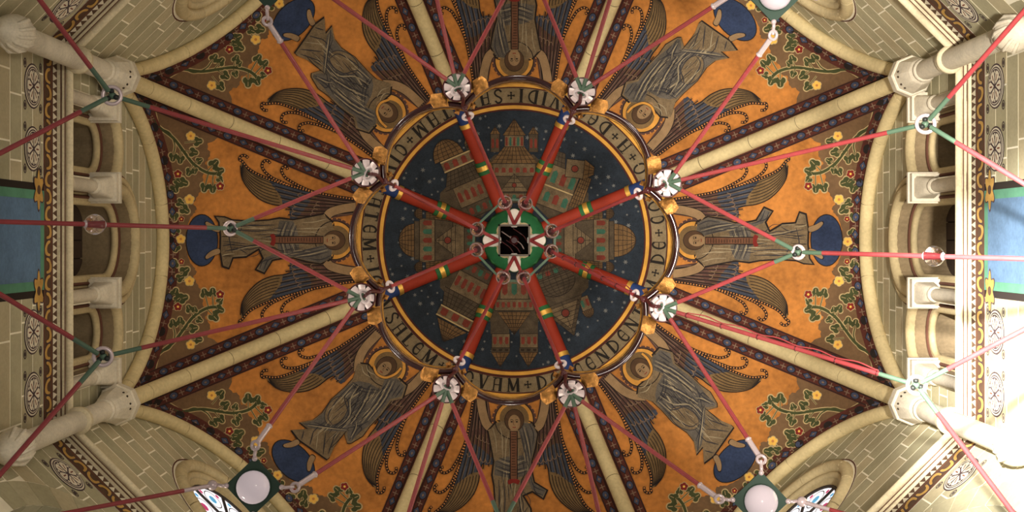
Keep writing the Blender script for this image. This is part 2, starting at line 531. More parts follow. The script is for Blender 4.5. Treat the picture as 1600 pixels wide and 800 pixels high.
# ---- wing (shared by every angel), surveyed on the left web
def CX(X, Y): return (583 - X / 2.105, 195 - Y / 2.105)
def paint_wing(parent, sgn):
    p = Paint(); g = lambda pts: [(a, b * sgn) for a, b in pts]
    lead = catmull([CX(*q) for q in [(332, 150), (360, 180), (415, 207), (480, 228), (560, 250), (640, 266), (706, 276)]], 8)
    trail = catmull([CX(*q) for q in [(327, 165), (332, 205), (355, 243), (390, 275), (430, 292), (470, 298), (492, 305)]], 8)
    lead3 = catmull([CX(*q) for q in [(475, 205), (505, 224), (545, 243), (570, 252)]], 8)
    lead2 = catmull([CX(*q) for q in [(408, 186), (430, 204), (460, 218), (485, 229)]], 8)
    body = [CX(*q) for q in [(500, 346), (560, 345), (640, 335), (706, 325)]]
    def at(c, t):
        i = t * (len(c) - 1); k = int(min(i, len(c) - 2)); f = i - k
        return (c[k][0] + (c[k + 1][0] - c[k][0]) * f, c[k][1] + (c[k + 1][1] - c[k][1]) * f)
    # maroon coverts near the body
    mar = [at(lead, t) for t in (.58, .7, .8, .9, 1.0)] + body[::-1] + [CX(520, 300), CX(545, 282)]
    p.fill(g(mar + []), 'fresco_wing_maroon', 3)
    blu = [at(lead, t) for t in (.25, .35, .45, .55, .66)] + [CX(560, 275), CX(545, 300), CX(505, 345), CX(490, 342)] + [CX(488, 318), CX(492, 303), CX(462, 297)] + [CX(440, 265), CX(415, 235)]
    p.fill(g(blu), 'fresco_wing_blue', 4)
    bei = lead[:17] + [CX(440, 240), CX(462, 270), CX(466, 297)] + trail[::-1][6:]
    p.fill(g(bei), 'fresco_wing_beige', 5)
    # feathers
    for k in range(1, 8):
        t0 = k / 8.0
        c = []
        for s_ in np.linspace(.05, .78, 14):
            A = at(lead, s_ * .5); B = at(trail, s_)
            c.append((A[0] + (B[0] - A[0]) * t0, A[1] + (B[1] - A[1]) * t0))
        p.stroke(g(c), 1.1, 'fresco_line', 7)
    inner = [CX(492, 345), CX(540, 346), CX(640, 335), CX(706, 325)]
    for k in range(1, 7):
        t0 = k / 7.0
        c = []
        for s_ in np.linspace(0, 1, 14):
            A = at(lead, .38 + .6 * s_); B = at(inner, s_)
            c.append((A[0] + (B[0] - A[0]) * t0, A[1] + (B[1] - A[1]) * t0))
        p.stroke(g(c), 1.5, 'fresco_line', 7)
        c2 = [(q[0] + 1.2, q[1] - 1.8) for q in c]
        p.stroke(g(c2[:8]), .8, 'fresco_wing_beige', 8); p.stroke(g(c2[8:]), .7, 'fresco_cross', 8)
    # scalloped ends of the coverts
    for (X, Y) in [(530, 262), (522, 278), (516, 293), (512, 308), (508, 324), (590, 290), (583, 302), (577, 314), (572, 326)]:
        c = CX(X, Y)
        p.stroke(g([(c[0] + 7 * math.cos(t), c[1] + 3.4 * math.sin(t)) for t in np.linspace(-1.4, 1.4, 9)]), 1.0, 'fresco_cross', 9)
    p.stroke(g(trail), 1.6, 'fresco_line', 8)
    # beaded leading edges with curls
    for c, curl in ((lead, [(352, 140), (343, 132), (332, 132), (324, 140), (326, 150)]),
                    (lead2, [(425, 158), (417, 149), (405, 150), (398, 162), (400, 178)]),
                    (lead3, [(482, 178), (478, 169), (468, 169), (462, 180), (466, 194)])):
        path = catmull([CX(*q) for q in curl], 5) + c
        path = catmull(path[::3] + [path[-1]], 3)
        p.stroke(g(path), 4.4, 'fresco_line', 9)
        P = np.array(path); seg = np.linalg.norm(np.diff(P, axis=0), axis=1); cum = np.concatenate([[0], np.cumsum(seg)])
        for s_ in np.arange(2, cum[-1], 4.6):
            i = min(np.searchsorted(cum, s_) - 1, len(seg) - 1); i = max(i, 0)
            q = P[i] + (P[i + 1] - P[i]) * (s_ - cum[i]) / max(seg[i], 1e-6)
            p.ell((q[0], q[1] * sgn), 1.25, 1.25, 'fresco_dot', 10, 0, 6)
    p.build('painted_wing', parent)

def paint_head(parent, tilt):
    p = Paint(); c = (281, 0)
    p.ell(c, 33, 35, 'fresco_wing_maroon', 8, 0, 30)
    for i in range(26):
        t = 2 * PI * i / 26
        if -1.0 < (t + PI) % (2 * PI) - PI < 1.0: continue
        p.ell((c[0] + 33 * math.cos(t), c[1] + 34 * math.sin(t)), 1.3, 1.3, 'fresco_dot', 9, 0, 6)
    p.stroke([(c[0] + 30 * math.cos(t), c[1] + 30 * math.sin(t)) for t in np.linspace(0, 2 * PI, 40, endpoint=False)], 1.4, 'fresco_line', 12, True)
    p.ell(c, 29.5, 29.5, 'fresco_halo', 10, 0, 32)
    p.ell((c[0] - 3, c[1]), 22, 23, 'fresco_wing_beige', 11, 0, 28)
    p.build('painted_halo', parent)
    h = Paint(); hc = (283, 1.5 * tilt)
    h.ell((hc[0] - 2, hc[1]), 17.5, 15.5, 'fresco_line', 13, 0, 22)
    h.ell((hc[0] - 2, hc[1]), 16.6, 14.6, 'fresco_hair', 14, 0, 22)
    h.ell((hc[0] + 14, hc[1]), 8, 6, 'fresco_skin', 13, 0, 14)
    h.ell((hc[0] + 2.5, hc[1]), 13, 9.4, 'fresco_skin', 15, 0, 18)
    for s_ in (-1, 1):
        h.ell((hc[0] + .5, hc[1] + s_ * 4.0), 1.1, 2.0, 'fresco_line', 16, 0, 8)
        h.stroke([(hc[0] - 2.0, hc[1] + s_ * 1.6), (hc[0] - 3.0, hc[1] + s_ * 4), (hc[0] - 2.0, hc[1] + s_ * 6.4)], .9, 'fresco_line', 16)
    h.stroke([(hc[0] - 1.5, hc[1] + .9), (hc[0] + 5, hc[1] + 1.3), (hc[0] + 5.6, hc[1] - 1)], .8, 'fresco_stole', 16)
    h.stroke([(hc[0] + 9, hc[1] - 2.6), (hc[0] + 9.4, hc[1]), (hc[0] + 9, hc[1] + 2.6)], 1.2, 'fresco_flower', 16)
    h.build('painted_head', parent)

def paint_arms(p, left, right):
    for pts in (left, right):
        c = catmull(pts, 6); p.stroke(c, 15, 'fresco_line', 9); p.stroke(c, 13, 'fresco_skin', 10)

def folds(p, lines, w=1.5, m='fresco_fold', layer=12, taper=True):
    for l in lines: p.stroke(catmull(l, 6), w, m, layer, taper=taper)

# ---- cardinal angel, standing, with a long stole
def angel_cardinal(parent):
    p = Paint(); q = lambda L: [CX(*i) for i in L]
    arms = [[(608, 335), (625, 318), (665, 306), (706, 300)], [(608, 480), (625, 496), (665, 508), (706, 514)]]
    paint_arms(p, q(arms[0]), q(arms[1]))
    robe = q([(628, 352), (636, 390), (636, 430), (624, 470), (590, 486), (545, 478), (500, 466), (460, 468), (430, 474), (405, 516), (380, 505), (404, 470),
              (388, 436), (345, 462), (300, 466), (288, 500), (270, 494), (262, 448), (264, 396), (258, 350), (246, 333), (275, 336), (300, 346), (360, 350), (420, 346), (455, 340), (500, 345), (560, 334), (600, 326)])
    big = q([(634, 350), (642, 390), (642, 430), (630, 474), (592, 491), (545, 484), (500, 471), (462, 473), (433, 479), (406, 523), (373, 508), (397, 470),
             (386, 444), (346, 468), (304, 471), (290, 507), (265, 499), (257, 448), (258, 396), (253, 352), (238, 329), (275, 331), (300, 341), (360, 345), (420, 341), (455, 334), (500, 340), (560, 329), (601, 320)])
    p.fill(big, 'fresco_line', 10); p.fill(robe, 'fresco_robe', 11)
    # mantle over shoulder and hips
    p.fill(q([(628, 425), (624, 468), (590, 485), (545, 476), (500, 464), (460, 466), (430, 472), (406, 514), (384, 504), (408, 468), (440, 455), (500, 448), (560, 436), (600, 426)]), 'fresco_mantle', 12)
    p.fill(q([(455, 345), (500, 347), (515, 380), (520, 440), (470, 462), (450, 440), (446, 390)]), 'fresco_mantle', 12)
    folds(p, [q([(620, 435), (560, 450), (500, 462)]), q([(618, 448), (560, 462), (510, 466)]), q([(625, 460), (590, 474), (550, 470)]), q([(600, 430), (540, 444), (470, 460)]),
              q([(512, 360), (500, 400), (512, 440)]), q([(500, 352), (484, 400), (498, 452)]), q([(486, 350), (470, 400), (482, 456)]), q([(472, 350), (456, 400), (468, 456)]),
              q([(440, 360), (380, 362), (300, 360)]), q([(440, 375), (370, 380), (275, 372)]), q([(440, 436), (380, 426), (300, 440)]), q([(436, 448), (390, 436)]), q([(300, 356), (290, 400), (300, 452)]),
              q([(430, 472), (400, 480), (390, 504)]), q([(446, 466), (418, 476), (402, 510)]), q([(330, 350), (325, 380), (275, 392)]), q([(350, 455), (320, 440), (275, 446)])], 1.7, 'fresco_fold', 14)
    folds(p, [q([(614, 442), (560, 456), (510, 464)]), q([(506, 356), (492, 400), (505, 446)]), q([(478, 350), (463, 400), (474, 456)]), q([(430, 368), (370, 371), (290, 366)]), q([(420, 430), (360, 432), (300, 446)]), q([(610, 340), (570, 350), (530, 352)]), q([(610, 365), (570, 372), (530, 372)])], 1.3, 'fresco_mantle_light', 15)
    rnd = random.Random(21)
    for i in range(46):
        y0 = rnd.uniform(352, 462); x0 = rnd.uniform(300, 590); L = rnd.uniform(30, 95); k_ = rnd.uniform(-.10, .10) + (y0 - 407) * .0012
        y1 = 407 + (y0 - 407) * (.85 if x0 > 450 else 1.0)
        pts = [(max(x0 - L * f, 268), min(max(y1 + k_ * L * f + 3 * math.sin(3 * f + i), 353), 462 if x0 - L * f > 440 or x0 - L * f < 380 else 434)) for f in (0, .33, .66, 1)]
        folds(p, [q(pts)], rnd.uniform(.7, 1.5), rnd.choice(['fresco_fold', 'fresco_fold', 'fresco_line', 'fresco_mantle_light', 'fresco_mantle_light']), 14)
    o = p.build('painted_angel', parent)
    s = Paint()
    s.fill(q([(600, 396), (600, 422), (440, 422), (440, 396)]), 'fresco_line', 16); s.fill(q([(598, 399), (598, 419), (442, 419), (442, 399)]), 'fresco_stole', 17)
    for X in range(455, 596, 9): s.stroke(q([(X, 401), (X, 417)]), .9, 'fresco_line', 18)
    s.fill(q([(442, 398), (436, 388), (424, 392), (430, 408), (424, 424), (436, 430), (442, 420)]), 'fresco_flower', 18)
    s.build('painted_stole', o)
    return o

# ---- diagonal angel, striding, surveyed on the lower left web
def DX(X, Y):
    x = 400 + X / 2.667 - 803.5; y = 500 + Y / 2.667 - 375.5
    k = math.sqrt(.5)
    return (-x * k + y * k, -x * k - y * k)
def angel_diagonal(parent):
    p = Paint(); q = lambda L: [DX(*i) for i in L]
    paint_arms(p, q([(425, 215), (430, 165), (455, 115), (510, 55)]), q([(600, 305), (640, 285), (680, 245), (715, 200)]))
    big = q([(425, 175), (405, 240), (368, 280), (312, 330), (272, 388), (236, 416), (178, 428), (212, 456), (142, 460), (172, 500), (215, 530), (294, 586), (306, 575), (324, 532), (368, 474), (380, 516), (396, 516), (446, 486), (476, 444), (524, 396), (568, 336), (616, 326), (634, 270), (596, 236), (540, 235), (500, 215), (470, 180)])
    c = np.mean(np.array(big), 0); robe = [tuple(np.array(v) + (c - np.array(v)) * .03) for v in big]
    p.fill(big, 'fresco_line', 10); p.fill(robe, 'fresco_robe', 11)
    p.fill(q([(398, 262), (370, 285), (318, 332), (280, 388), (240, 420), (196, 432), (226, 450), (300, 462), (380, 465), (440, 400), (500, 330), (520, 290), (470, 262), (430, 255)]), 'fresco_mantle', 12)
    p.fill(q([(540, 240), (590, 246), (620, 276), (606, 318), (560, 330), (515, 392), (470, 440), (430, 470), (396, 508), (384, 504), (380, 470), (420, 410), (480, 340), (520, 290)]), 'fresco_mantle', 13)
    E = [DX(335 + 44 * math.cos(t) * .8 - 70 * math.sin(t) * .5, 378 + 44 * math.cos(t) * .5 + 66 * math.sin(t) * .86) for t in np.linspace(0, 2 * PI, 26, endpoint=False)]
    p.fill(E, 'fresco_robe', 13)
    p.stroke(E, 1.2, 'fresco_fold', 14, True)
    folds(p, [q([(400, 268), (340, 330), (300, 400), (320, 440)]), q([(420, 270), (370, 320), (385, 390), (350, 440)]), q([(440, 272), (420, 340), (380, 420), (330, 455)]), q([(470, 275), (440, 350), (390, 430)]),
              q([(490, 285), (450, 360), (400, 440)]), q([(196, 432), (260, 440), (330, 455), (390, 460)]), q([(240, 424), (300, 445), (380, 452)]), q([(400, 258), (450, 285), (510, 292)]), q([(398, 268), (440, 296), (500, 304)]),
              q([(550, 250), (500, 340), (430, 430)]), q([(566, 252), (520, 340), (450, 430)]), q([(582, 256), (540, 335), (480, 410)]), q([(600, 268), (565, 320)]), q([(612, 280), (580, 322)]), q([(430, 420), (410, 450), (390, 500)]), q([(450, 430), (420, 460), (400, 500)]), q([(400, 430), (440, 450), (420, 480)]), q([(380, 450), (430, 440), (470, 420)]),
              q([(240, 462), (225, 520)]), q([(290, 470), (280, 560)]), q([(330, 475), (300, 560)]), q([(200, 462), (190, 498)])], 1.8, 'fresco_fold', 15)
    folds(p, [q([(408, 266), (356, 326), (300, 380)]), q([(430, 271), (394, 330), (390, 400), (340, 448)]), q([(480, 280), (446, 354), (396, 434)]), q([(558, 251), (510, 340), (440, 430)]), q([(574, 254), (530, 338), (466, 420)]), q([(216, 438), (280, 447), (380, 460)]), q([(420, 425), (415, 455), (395, 490)]),
              q([(440, 190), (450, 220), (480, 240)]), q([(460, 190), (470, 215), (500, 230)]), q([(260, 465), (250, 540)])], 1.5, 'fresco_mantle_light', 16)
    rnd = random.Random(22)
    A_ = [(410, 255), (365, 300), (310, 350), (262, 420), (215, 470)]; B_ = [(600, 262), (560, 320), (480, 400), (390, 470), (305, 565)]
    for i in range(64):
        w0 = rnd.uniform(.04, .96); f0 = rnd.uniform(0, 3.2); L = rnd.uniform(.35, 1.1); pts = []
        for f in (f0, f0 + L / 3, f0 + 2 * L / 3, f0 + L):
            f = min(f, 3.99); k_ = int(f); g = f - k_; w = min(max(w0 + .03 * math.sin(4 * f + i), .02), .98)
            a_ = [A_[k_][m_] + (A_[k_ + 1][m_] - A_[k_][m_]) * g for m_ in (0, 1)]; b_ = [B_[k_][m_] + (B_[k_ + 1][m_] - B_[k_][m_]) * g for m_ in (0, 1)]
            pts.append((a_[0] + (b_[0] - a_[0]) * w, a_[1] + (b_[1] - a_[1]) * w))
        folds(p, [q(pts)], rnd.uniform(.7, 1.6), rnd.choice(['fresco_fold', 'fresco_fold', 'fresco_line', 'fresco_mantle_light', 'fresco_mantle_light']), 15)
    o = p.build('painted_angel', parent)
    s = Paint()
    s.stroke(catmull(q([(490, 190), (505, 225), (540, 240), (580, 225), (605, 200)]), 6), 5, 'fresco_line', 17); s.stroke(catmull(q([(490, 190), (505, 225), (540, 240), (580, 225), (605, 200)]), 6), 3.6, 'fresco_halo', 18)
    s.build('painted_collar', o)
    return o

def build_web(kind):
    wb = web_mesh().build('vault_web')
    # brown ground along the wall arch
    A = arch_curve(61, 4.0); P = [tuple(v) for v in A]
    edge = catmull([(452, 168), (466, 158), (480, 149), (474, 135), (482, 122), (478, 112), (488, 98), (484, 84), (494, 70), (500, 56), (497, 46), (506, 36), (510, 22), (512, 0)], 4)
    rnd = random.Random(3); edge = [(a + rnd.uniform(-2.2, 2.2), b) for a, b in edge]
    full = [(a, b) for a, b in edge] + [(a, -b) for a, b in edge[::-1][1:]]
    gr = Paint(); side = [(x, x * TN - 9) for x in np.linspace(560, 452, 12)]
    top = side + full + [(a, -b) for a, b in side[::-1]]
    arch = [v for v in P if abs(v[1]) < v[0] * TN - 9]
    gr.fill(top + [v for v in arch], 'fresco_ground', 0, 8)
    gr.build('painted_ground', wb)
    for sg in (1, -1): paint_vines(wb, sg)
    ce = Paint(); flower(ce, (521, 2), 7, 'fresco_yellow', 8); leaf(ce, (528, -12), 7, -1.2, 5); leaf(ce, (529, 15), 7, 1.2, 5); ce.ell((536, 1), 5, 5, 'fresco_line', 8, 0, 14)
    ce.build('painted_flower', wb)
    # jewelled borders
    for sg in (1, -1):
        b = Paint(); offs = np.linspace(9, 29, 7); n = 70
        m_ = [(x, y * sg) for x, y in rib_line(20.5, 236, 600, 70)]
        V = [(a, y * sg) for of in offs for a, y in rib_line(of, 236, 606, n)]
        b._add(V, [(r_ * n + k, r_ * n + k + 1, (r_ + 1) * n + k + 1, (r_ + 1) * n + k) for r_ in range(6) for k in range(n - 1)], 'fresco_red', 4)
        for of in (14, 27.5): b.stroke([(x, y * sg) for x, y in rib_line(of, 236, 600, 70)], 1.3, 'fresco_line', 5)
        motif_row(b, m_, 27, 5); b.build('painted_border', wb)
    b = Paint(); n = 81; V = [tuple(v) for f in np.linspace(0, 1, 7) for v in arch_curve(n, 3 + 29 * f, .985 - .035 * f)]
    b._add(V, [(r_ * n + k, r_ * n + k + 1, (r_ + 1) * n + k + 1, (r_ + 1) * n + k) for r_ in range(6) for k in range(n - 1)], 'fresco_red', 4)
    motif_row(b, arch_curve(81, 23, .93), 27, 5); b.build('painted_border', wb)
    # globe underfoot
    gl = Paint(); gl.ell((488, 0), 25.5, 41, 'fresco_line', 4, 0, 32); gl.ell((488, 0), 24, 39.5, 'fresco_globe', 5, 0, 32); gl.build('painted_globe', wb)
    an = angel_cardinal(wb) if kind == 0 else angel_diagonal(wb)
    ft = Paint()
    for s_ in (-1, 1):
        c = catmull([(462, s_ * 13), (474, s_ * 17), (482, s_ * 25), (480, s_ * 29), (470, s_ * 24), (460, s_ * 20)], 5, True)
        ft.fill([((a - 471) * 1.12 + 471, (b - s_ * 20) * 1.12 + s_ * 20) for a, b in c], 'fresco_line', 12, None); ft.fill(c, 'fresco_skin', 13, None)
    ft.build('painted_foot', an)
    for sg in (1, -1): paint_wing(an, sg)
    paint_head(an, 1 if kind else 0)
    # night sky of the medallion
    sk = Paint(); th = np.linspace(-PI / 8, PI / 8, 25)
    sk.fill([(206 * math.cos(t), 206 * math.sin(t)) for t in th] + [(20, 0)], 'medallion_night', 2, 12)
    rnd = random.Random(11)
    for i in range(30):
        r_ = 130 + 16 * (i // 7) + rnd.uniform(-5, 5); t = -.30 + .1 * (i % 7) + rnd.uniform(-.03, .03); s_ = rnd.choice([1.6, 2.2, 3.4, 4.2]); c = (r_ * math.cos(t), r_ * math.sin(t))
        if s_ < 2: sk.ell(c, s_, s_, 'medallion_star', 3, 0, 8)
        else:
            pts = [(c[0] + (s_ if j % 2 == 0 else s_ * .42) * math.cos(j * PI / 6), c[1] + (s_ if j % 2 == 0 else s_ * .42) * math.sin(j * PI / 6)) for j in range(12)]
            sk.fill(pts, 'medallion_star', 3, None)
    sk.build('painted_sky', wb)
    return wb

# ---- the painted city, one view per web
class City(Paint):
    def T(s, a0, b0, rot=0, k=1.0):
        ca, sa = math.cos(rot), math.sin(rot)
        s.tx = lambda u, v: (a0 + k * (v * ca - u * sa), b0 + k * (u * ca + v * sa))
        return s
    def out(s, pts, m, l):
        s.fill(pts, m, l, 14); s.stroke(pts, 1.2, 'city_line', l + 1, True)
    def wall(s, u0, u1, v0, v1, m='city_stone', l=4, n=0, wm='city_red', cut=.55):
        s.out([(u0, v0), (u1, v0), (u1, v1), (u0, v1)], m, l)
        for i in range(n):
            w = (u1 - u0) / n; c = u0 + w * (i + .5); wd = w * .28; hh = (v1 - v0) * cut / 2; vm = (v0 + v1) / 2
            mm = wm if wm != 'mix' else ('city_red', 'city_green')[i % 2]
            s.fill([(c - wd, vm - hh), (c + wd, vm - hh), (c + wd, vm + hh * .6), (c, vm + hh), (c - wd, vm + hh * .6)], mm, l + 2, None)
    def roof(s, u0, u1, v0, t0, t1, v1, l=5, n=5, m='city_roof'):
        s.out([(u0, v0), (u1, v0), (t1, v1), (t0, v1)] if abs(t1 - t0) > .5 else [(u0, v0), (u1, v0), ((t0 + t1) / 2, v1)], m, l)
        for i in range(1, n):
            f = i / n
            s.stroke([(u0 + (u1 - u0) * f, v0), (t0 + (t1 - t0) * f, v1)], .8, 'city_line', l + 2)
        k = max(2, int((v1 - v0) / 6))
        for i in range(1, k):
            f = i / k
            s.stroke([(u0 + (t0 - u0) * f, v0 + (v1 - v0) * f), (u1 + (t1 - u1) * f, v0 + (v1 - v0) * f)], .8, 'city_line', l + 2)
    def dome(s, u, v, r, h, l=5, m='city_roof'):
        pts = [(u + r * math.cos(t), v + h * math.sin(t)) for t in np.linspace(0, PI, 17)]
        s.out(pts, m, l)
        for f in (-.66, -.33, 0, .33, .66): s.stroke([(u + r * f * math.cos(t), v + h * math.sin(t)) for t in np.linspace(0, PI / 2, 8)], .8, 'city_line', l + 2)
        for f in (.2, .4, .6, .8): s.stroke([(u - r * math.sqrt(1 - f * f), v + h * f), (u + r * math.sqrt(1 - f * f), v + h * f)], .8, 'city_line', l + 2)
    def rose(s, u, v, r, l=8):
        s.ell((u, v), r, r, 'city_line', l, 0, 10); s.ell((u, v), r * .8, r * .8, 'city_red', l + 1, 0, 10)

def city(k, parent):
    c = City(); c.T(0, 0)
    c.fill([(-24, 62), (24, 62), (46, 118), (30, 134), (-30, 134), (-46, 118)], 'city_stone_dark', 3, 12)
    if k == 6:       # tall stepped tower
        c.wall(-16, 16, 58, 76, 'city_stone_dark', 4, 3, 'mix'); c.wall(-20, 20, 66, 74, 'city_stone', 5)
        c.roof(-22, 22, 76, 0, 0, 104, 7, 2, 'city_stone'); c.rose(0, 86, 4, 11); c.wall(-33, 33, 100, 120, 'city_stone', 4, 6, 'city_red', .4)
        c.roof(-37, 37, 120, -16, 16, 146, 5, 9); c.wall(-15, 15, 146, 164, 'city_stone', 6, 5, 'mix', .8); c.roof(-18, 18, 164, 0, 0, 190, 7, 4)
        for s_ in (-1, 1): c.wall(s_ * 30 - 7, s_ * 30 + 7, 138, 166, 'city_stone_dark', 4, 2); c.roof(s_ * 30 - 8, s_ * 30 + 8, 166, s_ * 30, s_ * 30, 178, 4, 3)
    elif k == 2:     # twin spired gate
        c.wall(-22, 22, 62, 92, 'city_stone', 4, 3, 'mix', .6); c.wall(-30, 30, 92, 110, 'city_stone', 5, 7, 'city_red', .5)
        c.roof(-26, 26, 112, 0, 0, 148, 8, 7)
        for s_ in (-1, 1):
            c.fill([(s_ * 37, 112), (s_ * 8, 112), (s_ * 8, 146), (s_ * 37, 146)], 'city_stone_dark', 4, 12)
            c.wall(s_ * 22 - 15, s_ * 22 + 13, 146, 168, 'city_stone', 5, 3, 'city_red', .55); c.wall(s_ * 22 - 15, s_ * 22 + 14, 168, 175, 'city_stone_dark', 6, 3, 'city_line', .5)
            c.roof(s_ * 22 - 15, s_ * 22 + 14, 175, s_ * 22, s_ * 22, 198, 7, 4)
    elif k in (0, 4):   # domed basilica
        c.wall(-20, 20, 60, 78, 'city_stone_dark', 4, 4, 'mix', .6); c.wall(-30, 30, 78, 96, 'city_stone', 5, 0)
        c.roof(-24, 24, 92, 0, 0, 124, 8, 2, 'city_stone'); c.rose(0, 104, 6, 12); c.wall(-34, 34, 124, 148, 'city_stone', 5, 5, 'mix', .6)
        c.roof(-48, -30, 100, -44, -34, 138, 4, 4); c.roof(30, 48, 100, 34, 44, 138, 4, 4)
        c.wall(-30, 30, 148, 156, 'city_stone_dark', 6, 0); c.dome(0, 156, 26, 34 if k == 0 else 24, 7)
        for s_ in (-1, 1): c.dome(s_ * 42, 144, 9, 12, 5, 'city_roof')
    elif k in (5, 3):   # aslant hall with dome
        r_ = .38 if k == 5 else -.30
        c.T(82, 0, r_); c.wall(-26, 30, 2, 36, 'city_stone', 5, 5, 'city_red', .5); c.wall(-18, 26, -18, 2, 'city_stone_dark', 4, 4, 'mix')
        c.roof(-38, 38, 36, -24, 28, 62, 6, 9, 'city_stone_dark'); c.wall(-28, 30, 62, 82, 'city_stone', 7, 4 if k == 5 else 3, 'city_red', .6)
        c.stroke([(-28, 64), (30, 64)], 2, 'fresco_pale', 10); c.stroke([(-28, 80), (30, 80)], 2, 'fresco_pale', 10)
        if k == 5: c.dome(-12, 82, 24, 30, 8); c.wall(18, 32, 82, 92, 'city_stone_dark', 8, 3, 'city_line'); c.roof(18, 32, 92, 25, 25, 104, 8, 3)
        else: c.roof(-26, 26, 84, -2, 2, 112, 8, 8); c.wall(-40, -28, 40, 70, 'city_stone_dark', 6, 2)
    else:            # gabled church aslant with rotunda
        r_ = .42 if k == 1 else -.42
        c.T(84, 0, r_)
        if k == 1:
            c.dome(-4, 8, 30, -32, 5, 'city_stone_dark'); c.dome(-4, 8, 30, 22, 5, 'city_stone_dark'); c.wall(-30, 24, -16, -2, 'city_stone', 4, 4, 'mix')
            c.roof(-34, 34, 40, 0, 0, 96, 7, 2, 'city_stone_dark'); c.roof(-25, 25, 45, 0, 0, 85, 10, 2, 'city_stone'); c.rose(0, 58, 7, 14)
            for s_ in (-1, 1): c.wall(s_ * 34 - 8, s_ * 34 + 8, 44, 66, 'city_stone', 6, 2, 'mix'); c.dome(s_ * 34, 66, 9, 12, 7)
        else:
            c.wall(-34, 26, -10, 22, 'city_stone', 4, 4, 'mix', .5); c.wall(-34, 26, 22, 56, 'city_stone', 5, 4, 'mix', .6); c.stroke([(-34, 22), (26, 22)], 2, 'fresco_pale', 8)
            c.roof(26, 46, 4, 28, 44, 56, 5, 5); c.roof(-40, 0, 56, -36, -8, 78, 5, 6, 'city_stone_dark')
            c.T(146, -12, .9); c.wall(-14, 14, -14, 14, 'city_stone', 8, 0); c.rose(0, 0, 6, 11); c.roof(-16, 16, 14, -6, 6, 30, 9, 4)
    c.tx = None
    return c.build('painted_city', parent)

WEB_AT = ['right', 'lower right', 'bottom', 'lower left', 'left', 'upper left', 'top', 'upper right']
w0 = build_web(0); w1 = build_web(1)
webs = {}
for k in range(8):
    src = w0 if k % 2 == 0 else w1
    webs[k] = src if k < 2 else copy_tree(src)
for k in range(8):
    o = webs[k]; o.rotation_euler = (0, 0, k * PI / 4 - (PI / 4 if False else 0))
    tag(o, 'ochre painted vault web with an angel on a blue globe, at the %s' % WEB_AT[k], 'vault', 'painted vault webs', 'structure')
for k in range(8): city(k, webs[k])

# ------------------------------------------------------------------ medallion rings and inscription
def ring_band(r0, r1, m, layer, name, parent=None):
    p = Paint(True); n = 192; rs = np.linspace(r0, r1, max(2, int((r1 - r0) / 8) + 1))
    V = [(r * math.cos(2 * PI * i / n), r * math.sin(2 * PI * i / n)) for r in rs for i in range(n)]
    T = [(k * n + i, k * n + (i + 1) % n, (k + 1) * n + (i + 1) % n, (k + 1) * n + i) for k in range(len(rs) - 1) for i in range(n)]
    p._add(V, T, m, layer)
    return p.build(name, parent)
band = ring_band(204, 247, 'medallion_band', 6, 'inscription_band')
tag(band, 'round stone-coloured inscription band with black letters around the night sky', 'inscription', None, 'structure')
ring_band(203, 206, 'medallion_brown', 8, 'border_line', band); ring_band(205.5, 211, 'medallion_gold', 9, 'gold_line', band)
ring_band(211, 215, 'medallion_brown', 8, 'border_line', band)
ring_band(238, 240, 'medallion_brown', 8, 'border_line', band); ring_band(240, 245, 'medallion_gold', 9, 'gold_line', band); ring_band(245, 248, 'medallion_brown', 8, 'border_line', band)

